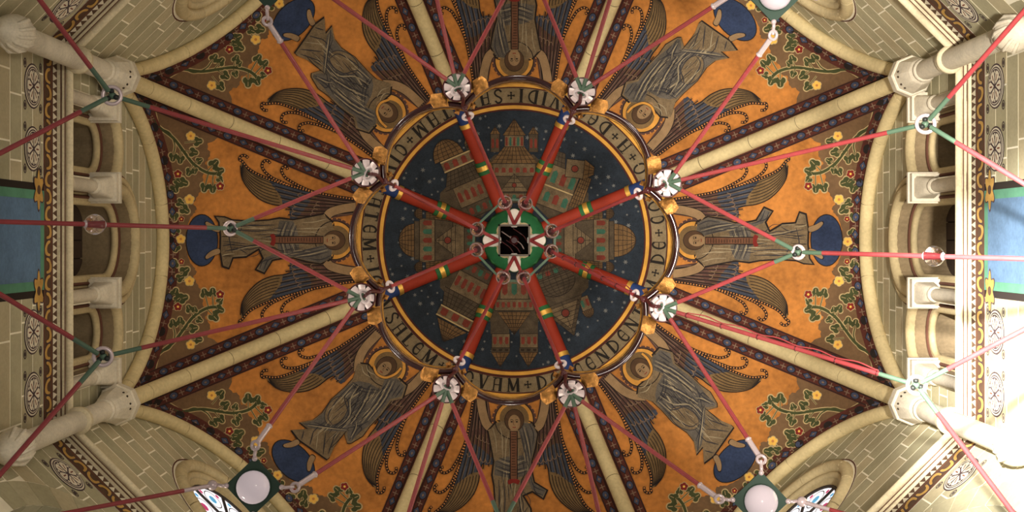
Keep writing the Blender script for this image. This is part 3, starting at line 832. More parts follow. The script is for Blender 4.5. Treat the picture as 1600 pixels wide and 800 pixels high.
def arc(cx, cy, rx, ry, a0, a1, n=12):
    return [(cx + rx * math.cos(R(a0 + (a1 - a0) * i / n)), cy + ry * math.sin(R(a0 + (a1 - a0) * i / n))) for i in range(n + 1)]
S_, T_, H_ = .20, .095, .06      # stem, thin, serif
def serif(x, y, w=.26): return ([(x - w / 2, y), (x + w / 2, y)], .055)
GL = {
 'I': (.34, [([(.17, 0), (.17, 1)], S_), serif(.17, .02, .32), serif(.17, .98, .32)]),
 'V': (.78, [([(.12, 1), (.40, 0)], S_), ([(.68, 1), (.42, 0)], T_), serif(.12, .98), serif(.68, .98)]),
 'D': (.78, [([(.15, 0), (.15, 1)], S_), (arc(.15, .5, .53, .47, -90, 90), .12), ([(0.02, .02), (.25, .02)], .06), ([(0.02, .98), (.25, .98)], .06)]),
 'S': (.62, [(catmull([(.54, .80), (.42, .96), (.2, .94), (.09, .77), (.2, .6), (.42, .45), (.53, .25), (.42, .06), (.2, .04), (.07, .2)], 5), .125), serif(.54, .82, .12), serif(.08, .17, .12)]),
 'A': (.78, [([(.14, 0), (.14, .86)], T_), ([(.60, 0), (.60, .96)], S_), ([(0, .95), (.72, .95)], .07), ([(.14, .46), (.6, .46)], .07), ([(.14, .86), (.3, .95)], T_), serif(.14, .02), serif(.6, .02)]),
 'N': (.82, [([(.13, 0), (.13, 1)], T_), ([(.67, 0), (.67, 1)], T_), ([(.13, 1), (.67, 0)], S_), serif(.13, .02), serif(.67, .98), serif(.08, .98, .18)]),
 'C': (.66, [(arc(.36, .5, .27, .46, 50, 310), .14), ([(.54, .1), (.54, .9)], .05)]),
 'T': (.68, [([(.33, 0), (.33, .96)], S_), ([(.0, .95), (.66, .95)], .08), serif(.33, .02, .3), ([(.03, .95), (.03, .8)], .05), ([(.63, .95), (.63, .8)], .05)]),
 'M': (.96, [([(.13, 0), (.13, 1)], T_), ([(.80, 0), (.80, 1)], S_), ([(.13, 1), (.46, .1)], S_), ([(.80, 1), (.46, .1)], T_), serif(.13, .02), serif(.80, .02)]),
 'E': (.66, [(arc(.36, .5, .28, .46, 50, 310), .14), ([(.1, .5), (.52, .5)], .07), ([(.54, .08), (.54, .92)], .05)]),
 'R': (.74, [([(.15, 0), (.15, 1)], S_), (arc(.15, .74, .42, .24, -90, 90), .11), ([(.3, .5), (.68, 0)], .13), serif(.15, .02), serif(.13, .98, .2)]),
 'L': (.62, [([(.15, 0), (.15, 1)], S_), ([(.15, .03), (.56, .03)], .07), ([(.55, .03), (.58, .2)], .06), serif(.15, .98)]),
 'O': (.80, [(arc(.38, .5, .31, .46, 0, 348, 22), .13)]),
 '+': (.62, [([(.28, .28), (.28, .72)], .09), ([(.06, .5), (.5, .5)], .09), ([(.2, .27), (.36, .27)], .07), ([(.2, .73), (.36, .73)], .07), ([(.06, .42), (.06, .58)], .07), ([(.5, .42), (.5, .58)], .07)]),
}
TEXT = 'VIDI+SANCTAM+CIVITATEM+IERVSALEM+NOVAM+DESCENDENTEM+DE+COELO+A+DEO+'
HT = 21.5; RB = 237.0
tot = sum(GL[ch][0] for ch in TEXT) * HT; gap = (2 * PI * 226 - tot) / len(TEXT)
pos = -13.0                     # the V of VIDI stands at the upper right
TH0 = R(-74.5)
for ch in TEXT:
    w, strokes = GL[ch]; p = Paint(True)
    p.tx = lambda lx, ly, q=pos: ((RB - ly * HT) * math.cos(TH0 - (q + lx * HT) / 226.0), (RB - ly * HT) * math.sin(TH0 - (q + lx * HT) / 226.0))
    for pts, wd in strokes: p.stroke(pts, wd, 'letter_black', 10)
    p.build('letter' if ch != '+' else 'cross', band)
    pos += w * HT + gap

# ------------------------------------------------------------------ ribs
def r_of_px(px):
    lo, hi = 0.0, 5.25
    for _ in range(50):
        m_ = (lo + hi) / 2
        if F * m_ / float(z_rib(m_)) < px: lo = m_
        else: hi = m_
    return lo
def rib_pt(r): return Vector((r, 0, float(z_rib(r)) + CZ - .045))
def rib_seg(r0, r1, rad, m, name, parent, n=None, gap=.0):
    # even steps along the arc
    u0 = math.asin(min(1, r0 / 5.25)); u1 = math.asin(min(1, r1 / 5.25)); n = n or max(3, int((u1 - u0) * 40))
    pts = [rib_pt(5.25 * math.sin(u0 + (u1 - u0) * i / n)) for i in range(n + 1)]
    if gap:
        pts[0] = pts[0] + (pts[1] - pts[0]).normalized() * gap; pts[-1] = pts[-1] + (pts[-2] - pts[-1]).normalized() * gap
    mb = MB(); mb.tube(pts, rad, m, 14); return mb.build(name, parent)
RIB_AT = ['right, below the middle', 'bottom, right of the middle', 'bottom, left of the middle', 'left, below the middle', 'left, above the middle', 'top, left of the middle', 'top, right of the middle', 'right, above the middle']
def make_rib():
    t = thing('vault_rib', 'x', 'rib', (0, 0, 0), 0, 'vault ribs')
    q = r_of_px
    rib_seg(.25, q(113), .104, 'rib_red', 'red_segment', t); rib_seg(q(113), q(119.5), .118, 'rib_green', 'green_band', t, 3)
    rib_seg(q(119.5), q(127), .126, 'rib_gold', 'gold_band', t, 3); rib_seg(q(127), q(133.5), .118, 'rib_green', 'green_band', t, 3)
    rib_seg(q(133.5), q(191), .104, 'rib_red', 'red_segment', t); rib_seg(q(191), q(198), .115, 'rib_gold', 'gold_band', t, 3)
    rib_seg(q(198), q(228), .105, 'rib_blue', 'blue_band', t)
    u = math.asin(q(228) / 5.25); ue = math.asin(5.235 / 5.25); n = 6
    # dark bed joints show in the gaps between the stones
    rib_seg(q(228), 5.23, .104, 'joint_dark', 'mortar_core', t)
    for i in range(n):
        a = u + (ue - u) * (i / n) ; b = u + (ue - u) * ((i + 1) / n)
        rib_seg(5.25 * math.sin(a), 5.25 * math.sin(b), .108, 'rib_stone', 'voussoir', t, None, .006)
    return t
rib0 = make_rib(); rebase(rib0, (5.2, 0, 15.6 + CZ))
for k in range(8):
    o = rib0 if k == 0 else copy_tree(rib0)
    stand(o, PI / 8 + k * PI / 4)
    o['label'] = 'cream stone vault rib, red towards the crown, running to the %s' % RIB_AT[k]
# keystone
bo = thing('keystone_boss', 'green painted round keystone where all the ribs meet', 'keystone', (0, 0, 19.9 + CZ))
mb = MB(); mb.lathe([(.18, .05), (.42, .03), (.50, -.04), (.46, -.14), (.30, -.20), (.0001, -.22)], (0, 0, 0), 'boss_green', 32); mb.build('boss', bo)
mb = MB(); mb.torus((0, 0, -.10), (0, 0, 1), .47, .03, 'rib_green', 8); mb.build('moulded_rim', bo)

# ------------------------------------------------------------------ walls
HW = AP * TN                    # half width of a wall
def W(u, h, dep=0.0): return (AP + dep, u, h + CZ)
def wall_top(u): return float(z_web(AP, u))
def outline_arch(uc, half, base, spring, n=16):
    """upright round-headed opening, anticlockwise from lower left"""
    return [(uc - half, base), (uc + half, base), (uc + half, spring)] + [(uc + half * math.cos(PI * i / n), spring + half * math.sin(PI * i / n)) for i in range(1, n)] + [(uc - half, spring)]
def arch_path(uc, half, base, spring, dep, n=18, base2=None):
    return [W(uc + half, base, dep)] + [W(uc + half * math.cos(PI * i / n), spring + half * math.sin(PI * i / n), dep) for i in range(n + 1)] + [W(uc - half, base if base2 is None else base2, dep)]
def circle(uc, hc, r, n=40): return [(uc + r * math.cos(2 * PI * i / n), hc + r * math.sin(2 * PI * i / n)) for i in range(n)]
LOW = 10.6
def wall_base(holes, m='mortar', dep=.0015):
    us = np.sin(np.linspace(-1, 1, 41) * PI / 2) * HW
    top = [(float(u), wall_top(u) + .05) for u in us[::-1]]
    outer = [(-HW, LOW), (HW, LOW)] + top
    V, T = triangulate(outer, holes)
    mb = MB(); mb.add([W(u, h, dep) for u, h in V], [tuple(int(i) for i in t) for t in T], m)
    return mb
def clip_half(poly, f):
    """keep the part of a polygon where f(p) <= 0 (edges cut by bisection)"""
    out = []
    for i in range(len(poly)):
        p, q = poly[i], poly[(i + 1) % len(poly)]; fp, fq = f(p), f(q)
        if fp <= 0: out.append(p)
        if (fp <= 0) != (fq <= 0):
            lo, hi = 0.0, 1.0
            for _ in range(20):
                m_ = (lo + hi) / 2; x = (p[0] + (q[0] - p[0]) * m_, p[1] + (q[1] - p[1]) * m_)
                if (f(x) <= 0) == (fp <= 0): lo = m_
                else: hi = m_
            out.append((p[0] + (q[0] - p[0]) * lo, p[1] + (q[1] - p[1]) * lo))
    return out
def ashlar(parent, h0, h1, courses, length, inside_holes, push, seed, top_fn=None, joint=.019, halves=()):
    rnd = random.Random(seed); ch = (h1 - h0) / courses
    for c in range(courses):
        a, b = h0 + c * ch + joint / 2, h0 + (c + 1) * ch - joint / 2
        u = -HW + .02 - rnd.uniform(.05, length * .8)
        while u < HW - .02:
            L = length * rnd.uniform(.75, 1.3); u0, u1 = max(u, -HW + .02), min(u + L - joint, HW - .02); u += L
            if u1 - u0 < .08: continue
            n = 6
            poly = [(u0 + (u1 - u0) * i / n, a) for i in range(n)] + [(u1, a + (b - a) * i / 3) for i in range(3)] + [(u1 + (u0 - u1) * i / n, b) for i in range(n)] + [(u0, b + (a - b) * i / 3) for i in range(3)]
            if top_fn: poly = clip_half(poly, lambda p: p[1] - (top_fn(p[0])))
            for hf in halves: poly = clip_half(poly, hf) if poly else poly
            if len(poly) < 3: continue
            A = np.array(poly)
            skip = False; out = []
            for kind, d in push:
                if kind == 'circle':
                    cu, chh, rr = d
                    ins = [(math.hypot(p[0] - cu, p[1] - chh) < rr) for p in poly]
                    if all(ins): skip = True; break
                    np_ = []
                    for p, f in zip(poly, ins):
                        if f:
                            l = max(math.hypot(p[0] - cu, p[1] - chh), 1e-4); p = (cu + (p[0] - cu) / l * rr, chh + (p[1] - chh) / l * rr)
                        np_.append(p)
                    poly = np_
                else:      # round-headed opening: circle above the spring line, strip below
                    cu, half, spring = d
                    ins = []
                    for p in poly:
                        ins.append((abs(p[0] - cu) < half and p[1] <= spring) or math.hypot(p[0] - cu, p[1] - spring) < half)
                    if all(ins): skip = True; break
                    np_ = []
                    for p, f in zip(poly, ins):
                        if f:
                            if p[1] <= spring: p = (cu + half * (1 if p[0] > cu else -1), p[1])
                            else:
                                l = max(math.hypot(p[0] - cu, p[1] - spring), 1e-4); p = (cu + (p[0] - cu) / l * half, spring + (p[1] - spring) / l * half)
                        np_.append(p)
                    poly = np_
            if skip: continue
            # drop repeated corners and slivers
            q = []
            for p in poly:
                if not q or math.hypot(p[0] - q[-1][0], p[1] - q[-1][1]) > .004: q.append(p)
            area = abs(sum(q[i][0] * q[(i + 1) % len(q)][1] - q[(i + 1) % len(q)][0] * q[i][1] for i in range(len(q)))) / 2
            if len(q) < 3 or area < .006: continue
            mb = MB(); n_ = len(q)
            V, T = triangulate(q)
            m_ = rnd.choice(['wall_stone', 'wall_stone', 'wall_stone_b', 'wall_stone_c'])
            d = rnd.uniform(-.0012, 0)
            mb.add([W(x, y, d) for x, y in V], [tuple(int(i) for i in t) for t in T], m_)
            mb.add([W(x, y, d) for x, y in q] + [W(x, y, .012) for x, y in q], [(i, (i + 1) % n_, n_ + (i + 1) % n_, n_ + i) for i in range(n_)], m_)
            mb.build('stone_block', parent)

def flat(mb, pts, m, dep):
    V, T = triangulate(pts); mb.add([W(x, y, dep) for x, y in V], [tuple(int(i) for i in t) for t in T], m)
def wline(mb, pts, w, m, dep, closed=False):
    P = np.array(pts, float); N = len(P)
    d = (np.roll(P, -1, 0) - np.roll(P, 1, 0)) if closed else np.gradient(P, axis=0)
    d /= np.maximum(np.linalg.norm(d, axis=1), 1e-9)[:, None]; nn = np.stack([-d[:, 1], d[:, 0]], 1) * w / 2
    V = [W(x, y, dep) for x, y in P + nn] + [W(x, y, dep) for x, y in P - nn]
    mb.add(V, [(i, (i + 1) % N, N + (i + 1) % N, N + i) for i in range(N if closed else N - 1)], m)

def frieze(parent, rosettes):
    # cornice
    prof = [(.06, 13.985), (-.035, 13.985), (-.04, 14.0), (-.055, 14.0), (-.06, 13.985), (-.085, 13.985), (-.09, 14.005), (-.10, 14.01)]
    prof += [(-.125 + .045 * math.cos(t), 14.035 + .045 * math.sin(t)) for t in np.linspace(R(200), R(440), 12)]
    prof += [(-.13, 14.10), (-.13, 14.14), (.06, 14.2)]
    n = len(prof); us = np.linspace(-1, 1, 2)
    mb = MB(); vs = []
    for s_ in (-1, 1): vs += [(AP + d, s_ * (HW + d * TN), h + CZ) for d, h in prof]
    fs = [(i, i + 1, n + i + 1, n + i) for i in range(n - 1)]
    mb.add(vs, fs, 'cornice_stone'); mb.build('cornice', parent)
    mb = MB()
    for d in (-.0475, -.09): mb.box(W(0, 13.99, d), .008, 2 * HW - .3, .008, 'stone_line')
    mb.build('cornice_groove', parent)
    # zigzag
    z0, z1 = 13.835, 13.985; D = -.006
    mb = MB(); flat(mb, [(-HW, z0), (HW, z0), (HW, z1), (-HW, z1)], 'frieze_brown', D + .002); mb.build('zigzag_ground', parent)
    me0 = None; k = 0; step = .084
    u = -HW + .1
    while u < HW - .1:
        mb = MB(); flat(mb, [(u, z0 + .012), (u + step * .92, z0 + .012), (u + step * .46, z1 - .012)], 'frieze_white', D - .004); mb.build('zigzag_tooth', parent); u += step
    # chain
    z0, z1 = 13.59, 13.83
    mb = MB(); flat(mb, [(-HW, z0), (HW, z0), (HW, z1), (-HW, z1)], 'frieze_brown', D + .002)
    for zz in (z0 + .008, z1 - .008): wline(mb, [(-HW, zz), (HW, zz)], .016, 'frieze_red', D)
    mb.build('chain_ground', parent)
    u = -HW + .12; step = .185; k = 0; zc = (z0 + z1) / 2
    while u < HW - .1:
        sg = 1 if k % 2 else -1
        mb = MB()
        pts = catmull([(u - .07, zc - .03 * sg), (u - .05, zc + .06 * sg), (u + .02, zc + .075 * sg), (u + .085, zc + .03 * sg), (u + .10, zc - .035 * sg), (u + .075, zc - .04 * sg), (u + .05, zc + .012 * sg), (u, zc + .03 * sg), (u - .035, zc + .005 * sg), (u - .045, zc - .04 * sg)], 3, True)
        pts = [(x, zc + (y - zc) * 1.28) for x, y in pts]; big = [(u + (x - u) * 1.12, zc + (y - zc) * 1.16) for x, y in pts]
        flat(mb, big, 'frieze_dark', D - .002); flat(mb, pts, 'frieze_gold', D - .004)
        mb.build('chain_link', parent); u += step * .5 if False else step; k += 1
    # rosettes
    for u0 in rosettes:
        mb = MB(); c = (u0, 13.285); r = .235
        flat(mb, circle(*c, r, 30), 'frieze_dark', -.005); flat(mb, circle(*c, r * .93, 30), 'frieze_white', -.007)
        flat(mb, circle(*c, r * .86, 30), 'frieze_dark', -.009); flat(mb, circle(*c, r * .80, 30), 'frieze_white', -.0105)
        flat(mb, circle(*c, r * .76, 30), 'frieze_dark', -.012)
        for i in range(6):
            t = i * PI / 3 + PI / 6
            q = [(c[0] + r * a * math.cos(t) - r * b * math.sin(t), c[1] + r * a * math.sin(t) + r * b * math.cos(t)) for a, b in ((.10, 0), (.34, .15), (.54, .23), (.68, .17), (.72, 0), (.68, -.17), (.54, -.23), (.34, -.15))]
            flat(mb, q, 'frieze_white', -.0135)
            wline(mb, [(c[0] + r * a * math.cos(t), c[1] + r * a * math.sin(t)) for a in (.28, .58)], r * .07, 'frieze_red', -.015)
            t += PI / 6; flat(mb, circle(c[0] + r * .64 * math.cos(t), c[1] + r * .64 * math.sin(t), r * .07, 8), 'frieze_white', -.0135)
        flat(mb, circle(*c, r * .1, 10), 'frieze_dark', -.016)
        mb.build('painted_rosette', parent)
        for su in (-1, 1):
            for sh in (-1, 1):
                mb = MB(); e = [(u0 + su * .215 + .045 * math.cos(t), 13.285 + sh * .215 + .032 * math.sin(t)) for t in np.linspace(0, 2 * PI, 14, endpoint=False)]
                wline(mb, e, .012, 'frieze_dark', -.006, True); flat(mb, [(u0 + su * .215 + .024 * math.cos(t), 13.285 + sh * .215 + .015 * math.sin(t)) for t in np.linspace(0, 2 * PI, 10, endpoint=False)], 'frieze_dark', -.006)
                mb.build('painted_oval', parent)

def make_triforium_wall():
    ops = [(0.0, .565, 16.18), (-1.14, .40, 15.62), (1.14, .40, 15.62)]
    base = 14.02
    holes = [outline_arch(u, hf, base, sp) for u, hf, sp in ops]
    wl = wall_base(holes).build('wall_left')
    ashlar(wl, 14.2, 18.2, 14, .62, [], [('arch', (0, .80, 16.18)), ('arch', (-1.14, .58, 15.62)), ('arch', (1.14, .58, 15.62))], 5, lambda u: wall_top(u) - .02)
    ashlar(wl, LOW, 13.59, 10, .85, [], [('arch', (0, .60, 13.6))], 6)
    for u, hf, sp in ops:
        ar = MB()                                   # recessed orders
        o1 = outline_arch(u, hf, base, sp); o2 = outline_arch(u, hf - .10, base, sp); n = len(o1)
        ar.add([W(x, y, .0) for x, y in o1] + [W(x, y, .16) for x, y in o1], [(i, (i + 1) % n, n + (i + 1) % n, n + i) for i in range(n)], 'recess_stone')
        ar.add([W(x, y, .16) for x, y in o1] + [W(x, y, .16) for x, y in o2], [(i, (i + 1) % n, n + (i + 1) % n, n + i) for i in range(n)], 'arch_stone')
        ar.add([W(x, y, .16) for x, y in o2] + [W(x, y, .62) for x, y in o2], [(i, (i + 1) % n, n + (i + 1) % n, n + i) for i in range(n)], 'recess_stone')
        ob = ar.build('arcade_recess', wl)
        mb = MB(); mb.tube(arch_path(u, hf - .045, base, sp, .155, 18), .022, 'stone_line', 6); mb.build('painted_arch_line', ob)
        mb = MB(); mb.tube(arch_path(u, hf - .10, base, sp, .20, 18), .045, 'arch_stone', 8); mb.build('inner_roll', ob)
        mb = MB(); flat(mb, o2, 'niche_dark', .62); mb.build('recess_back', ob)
        if u == 0:
            for i in range(4):
                w = (2 * (hf - .1)) / 4
                mb = MB(); mb.box(W(-hf + .1 + w * (i + .5), 15.3, .60), .03, w - .015, 2.5, 'door_wood'); mb.build('door_board', ob)
        # arch roll in separate stones and hood moulding
        n = 9; sp0 = 15.62 if u == 0 else 15.62
        full = [(u + (hf + .07) * math.cos(PI * i / 45), sp + (hf + .07) * math.sin(PI * i / 45)) for i in range(46)]
        for k in range(n):
            seg = full[k * 5:k * 5 + 6]
            mb = MB(); mb.tube([W(x, y, -.01) for x, y in seg], .078, 'arch_stone', 10); mb.build('arch_stone', wl)
        if u == 0:
            for s_ in (-1, 1):
                mb = MB(); mb.tube([W(s_ * (hf + .07), 15.6, -.01), W(s_ * (hf + .07), sp - .003, -.01)], .078, 'arch_stone', 10); mb.build('arch_stone', wl)
        hd = MB(); r_ = hf + .205 if u == 0 else hf + .19
        hd.tube(arch_path(u, r_, sp - (.32 if u == 0 else .0), sp, -.005, 24), .042, 'arch_stone', 8); hd.build('hood_moulding', wl)
        hl = MB(); wline(hl, [(u + (r_ + .055) * math.cos(PI * i / 30), sp + (r_ + .055) * math.sin(PI * i / 30)) for i in range(31)], .018, 'stone_line', -.004); hl.build('painted_arch_line', wl)
    for i, u in enumerate((-.64, .64, -1.62, 1.62)):
        col = MB(); col.lathe([(.10, 14.0), (.10, 14.2), (.078, 14.24), (.075, 15.1)], (AP - .03, u, CZ), 'column_stone', 14)
        co = col.build('arcade_column', wl)
        mb = MB(); mb.lathe([(.078, 15.06), (.098, 15.09), (.098, 15.12), (.085, 15.14)], (AP - .03, u, CZ), 'column_stone', 14); mb.build('necking', co)
        # cushion capital: round below, square above
        mb = MB(); rings = []
        for f in np.linspace(0, 1, 7):
            h = 15.14 + .34 * f; ring = []
            for j in range(24):
                t = 2 * PI * j / 24 + PI / 24; c, s_ = math.cos(t), math.sin(t)
                sq = .135 / max(abs(c), abs(s_)); rr = .082 * (1 - f ** .7) + min(sq, .17) * f ** .7
                ring.append((AP - .03 + rr * c, u + rr * s_, h + CZ))
            rings.append(ring)
        vs = [p for r_ in rings for p in r_]
        mb.add(vs, [(i * 24 + j, i * 24 + (j + 1) % 24, (i + 1) * 24 + (j + 1) % 24, (i + 1) * 24 + j) for i in range(6) for j in range(24)], 'column_stone', True)
        mb.build('capital', co)
        mb = MB(); mb.box((AP - .02, u, 15.53 + CZ), .34, .34, .10, 'column_stone'); mb.box((AP - .02, u, 15.60 + CZ), .38, .38, .05, 'column_stone'); mb.build('abacus', co)
    frieze(wl, (-1.6, -.95, .95, 1.6))
    # blue painted panel with dark and green borders
    pn = MB(); flat(pn, [(-.60, LOW), (.60, LOW), (.60, 13.60), (-.60, 13.60)], 'niche_dark', -.006); po = pn.build('painted_panel', wl)
    mb = MB(); flat(mb, [(-.525, LOW), (.525, LOW), (.525, 13.59), (-.525, 13.59)], 'panel_green', -.009); mb.build('green_border', po)
    mb = MB(); flat(mb, [(-.43, LOW), (.43, LOW), (.43, 13.48), (-.43, 13.48)], 'panel_blue', -.012); mb.build('blue_field', po)
    for s_ in (-1, 1):
        mb = MB(); c = (s_ * .53, 13.42)
        pts = [(c[0] + (.15 + .035 * math.cos(6 * t)) * math.cos(t) * 1.15, c[1] + (.11 + .03 * math.cos(6 * t)) * math.sin(t)) for t in np.linspace(0, 2 * PI, 48, endpoint=False)]
        flat(mb, [(c[0] + (x - c[0]) * 1.12, c[1] + (y - c[1]) * 1.14) for x, y in pts], 'frieze_dark', -.014); flat(mb, pts, 'frieze_gold', -.016); flat(mb, circle(c[0], c[1], .05, 12), 'frieze_brown', -.018)
        mb.build('gold_ornament', po)
    return wl

def make_window_wall():
    OC = (0, 16.2)
    arch_o = outline_arch(0, 1.5, LOW - .2, 11.75, 24)
    arch_hole = [(x, max(y, LOW + .001)) for x, y in arch_o]
    wl = wall_base([circle(*OC, .80, 48), arch_hole]).build('wall_lower_left')
    ashlar(wl, 14.2, 18.2, 14, .60, [], [('circle', OC + (1.06,))], 8, lambda u: wall_top(u) - .02)
    ashlar(wl, LOW, 13.59, 10, .85, [], [('arch', (0, 1.82, 11.75))], 9)
    # transverse arch below
    n = 17
    for i in range(n):
        t0, t1 = PI * i / n + .003, PI * (i + 1) / n - .003
        q = [(1.5 * math.cos(t), 11.75 + 1.5 * math.sin(t)) for t in np.linspace(t0, t1, 4)] + [(1.81 * math.cos(t), 11.75 + 1.81 * math.sin(t)) for t in np.linspace(t1, t0, 4)]
        mb = MB(); mb.slab(q, random.choice(['wall_stone', 'wall_stone_b', 'wall_stone_c']), -.004, .5); mb.build('arch_voussoir', wl)
    frieze(wl, (-1.56, 1.56))
    return wl
def make_window():
    OC = (0, 16.2)
    wd = MB(); o1 = circle(*OC, .80, 48); o2 = circle(*OC, .66, 48); n = 48
    wd.add([W(x, y, .0) for x, y in o1] + [W(x, y, .10) for x, y in o2], [(i, (i + 1) % n, n + (i + 1) % n, n + i) for i in range(n)], 'arch_stone', True)
    w = wd.build('window_1')
    for i in range(12):
        t = [2 * PI * i / 12 + (2 * PI / 12) * j / 6 + (.006 if j == 0 else -.006 if j == 6 else 0) for j in range(7)]
        mb = MB(); mb.tube([W(.92 * math.cos(a), 16.2 + .92 * math.sin(a), -.01) for a in t], .085, 'arch_stone', 10); mb.build('moulding_stone', w)
    mb = MB(); mb.tube([W(x, y, .03) for x, y in circle(*OC, .80, 48)], .05, 'arch_stone', 8, True); mb.build('inner_roll', w)
    mb = MB(); wline(mb, circle(*OC, 1.045, 60), .02, 'stone_line', -.006, True); mb.build('painted_ring', w)
    # stone tracery and panes
    mb = MB(); mb.tube([W(x, y, .085) for x, y in circle(0, 16.2, .20, 20)], .022, 'lead', 6, True)
    for i in range(6):
        a = PI / 3 * i
        mb.tube([W(.20 * math.cos(a), 16.2 + .20 * math.sin(a), .085), W(.67 * math.cos(a), 16.2 + .67 * math.sin(a), .085)], .022, 'lead', 6)
    mb.tube([W(x, y, .085) for x, y in circle(0, 16.2, .655, 40)], .025, 'lead', 6, True); mb.build('tracery', w)
    mb = MB(); flat(mb, circle(0, 16.2, .2, 20), 'pane_white', .09); mb.build('pane', w)
    for i in range(6):
        a0, a1 = PI / 3 * i, PI / 3 * (i + 1)
        mb = MB(); q = [(.2 * math.cos(a), 16.2 + .2 * math.sin(a)) for a in np.linspace(a1, a0, 6)] + [(.66 * math.cos(a), 16.2 + .66 * math.sin(a)) for a in np.linspace(a0, a1, 8)]
        flat(mb, q, 'pane_white', .09); po = mb.build('pane', w)
        am = (a0 + a1) / 2
        mb = MB(); flat(mb, circle(.44 * math.cos(am), 16.2 + .44 * math.sin(am), .07, 10), 'pane_red' if i % 2 else 'pane_blue', .085); mb.build('coloured_glass', po)
        mb = MB(); wline(mb, circle(.44 * math.cos(am), 16.2 + .44 * math.sin(am), .15, 20), .014, 'lead', .083, True); mb.build('lead_line', po)
        for s_ in (-1, 1):
            b_ = am + s_ * .33
            mb = MB(); flat(mb, circle(.57 * math.cos(b_), 16.2 + .57 * math.sin(b_), .035, 8), 'pane_blue' if i % 2 else 'pane_red', .085); mb.build('coloured_glass', po)
    return w

tw = make_triforium_wall(); tag(tw, 'pale ashlar wall with a three-arched gallery and blue panel on the left', 'wall', None, 'structure'); tw.rotation_euler = (0, 0, PI)
t2 = copy_tree(tw); t2.name = 'wall_right'; t2.rotation_euler = (0, 0, 0); t2['label'] = 'brightly lit ashlar wall with a three-arched gallery on the right'
ww = make_window_wall(); win = make_window()
WN = {3: 'lower left', 1: 'lower right', 5: 'upper left', 7: 'upper right'}
for i, k in enumerate((3, 1, 5, 7)):
    o = ww if i == 0 else copy_tree(ww); o.name = 'wall_' + WN[k].replace(' ', '_'); o.rotation_euler = (0, 0, k * PI / 4)
    tag(o, 'pale ashlar wall around the round window at the %s' % WN[k], 'wall', None, 'structure')
    v = win if i == 0 else copy_tree(win); v.name = 'window_%d' % (i + 1); v.rotation_euler = (0, 0, k * PI / 4)
    tag(v, 'round stained glass window with moulded stone ring at the %s' % WN[k], 'window', None, 'structure')
for k, nm in ((2, 'bottom'), (6, 'top')):
    o = wall_base([], 'wall_stone').build('wall_' + nm); o.rotation_euler = (0, 0, k * PI / 4)
    tag(o, 'plain ashlar wall under the vault beyond the %s edge of the picture' % nm, 'wall', None, 'structure')

# wall arches carrying the webs
def make_wall_arch():
    t = thing('wall_arch', 'x', 'arch', (0, 0, 0), 0, 'wall arches')
    us = np.sin(np.linspace(-1, 1, 61) * PI / 2 * .965) * HW
    P = [Vector((AP - .075, u, wall_top(u) - .06 + CZ)) for u in us]
    mb = MB(); mb.tube(P, .088, 'joint_dark', 10); mb.build('mortar_core', t)
    seg = [(P[i] - P[i - 1]).length for i in range(1, len(P))]; L = sum(seg); n = 7; acc = 0; groups = [[] for _ in range(n)]
    cum = [0]
    for s_ in seg: cum.append(cum[-1] + s_)
    def at(s_):
        for i in range(len(seg)):
            if cum[i + 1] >= s_: return P[i] + (P[i + 1] - P[i]) * ((s_ - cum[i]) / seg[i])
        return P[-1]
    for k in range(n):
        a, b = L * k / n + .006, L * (k + 1) / n - .006
        mb = MB(); mb.tube([at(a + (b - a) * j / 7) for j in range(8)], .092, 'rib_stone', 12); mb.build('voussoir', t)
    return t
wa = make_wall_arch(); rebase(wa, (4.92, 0, 15.6 + CZ))
for i, k in enumerate((4, 0, 3, 1, 5, 7)):
    o = wa if i == 0 else copy_tree(wa); stand(o, k * PI / 4)
    o['label'] = 'curved cream roll moulding between vault and wall at the %s' % WEB_AT[k]

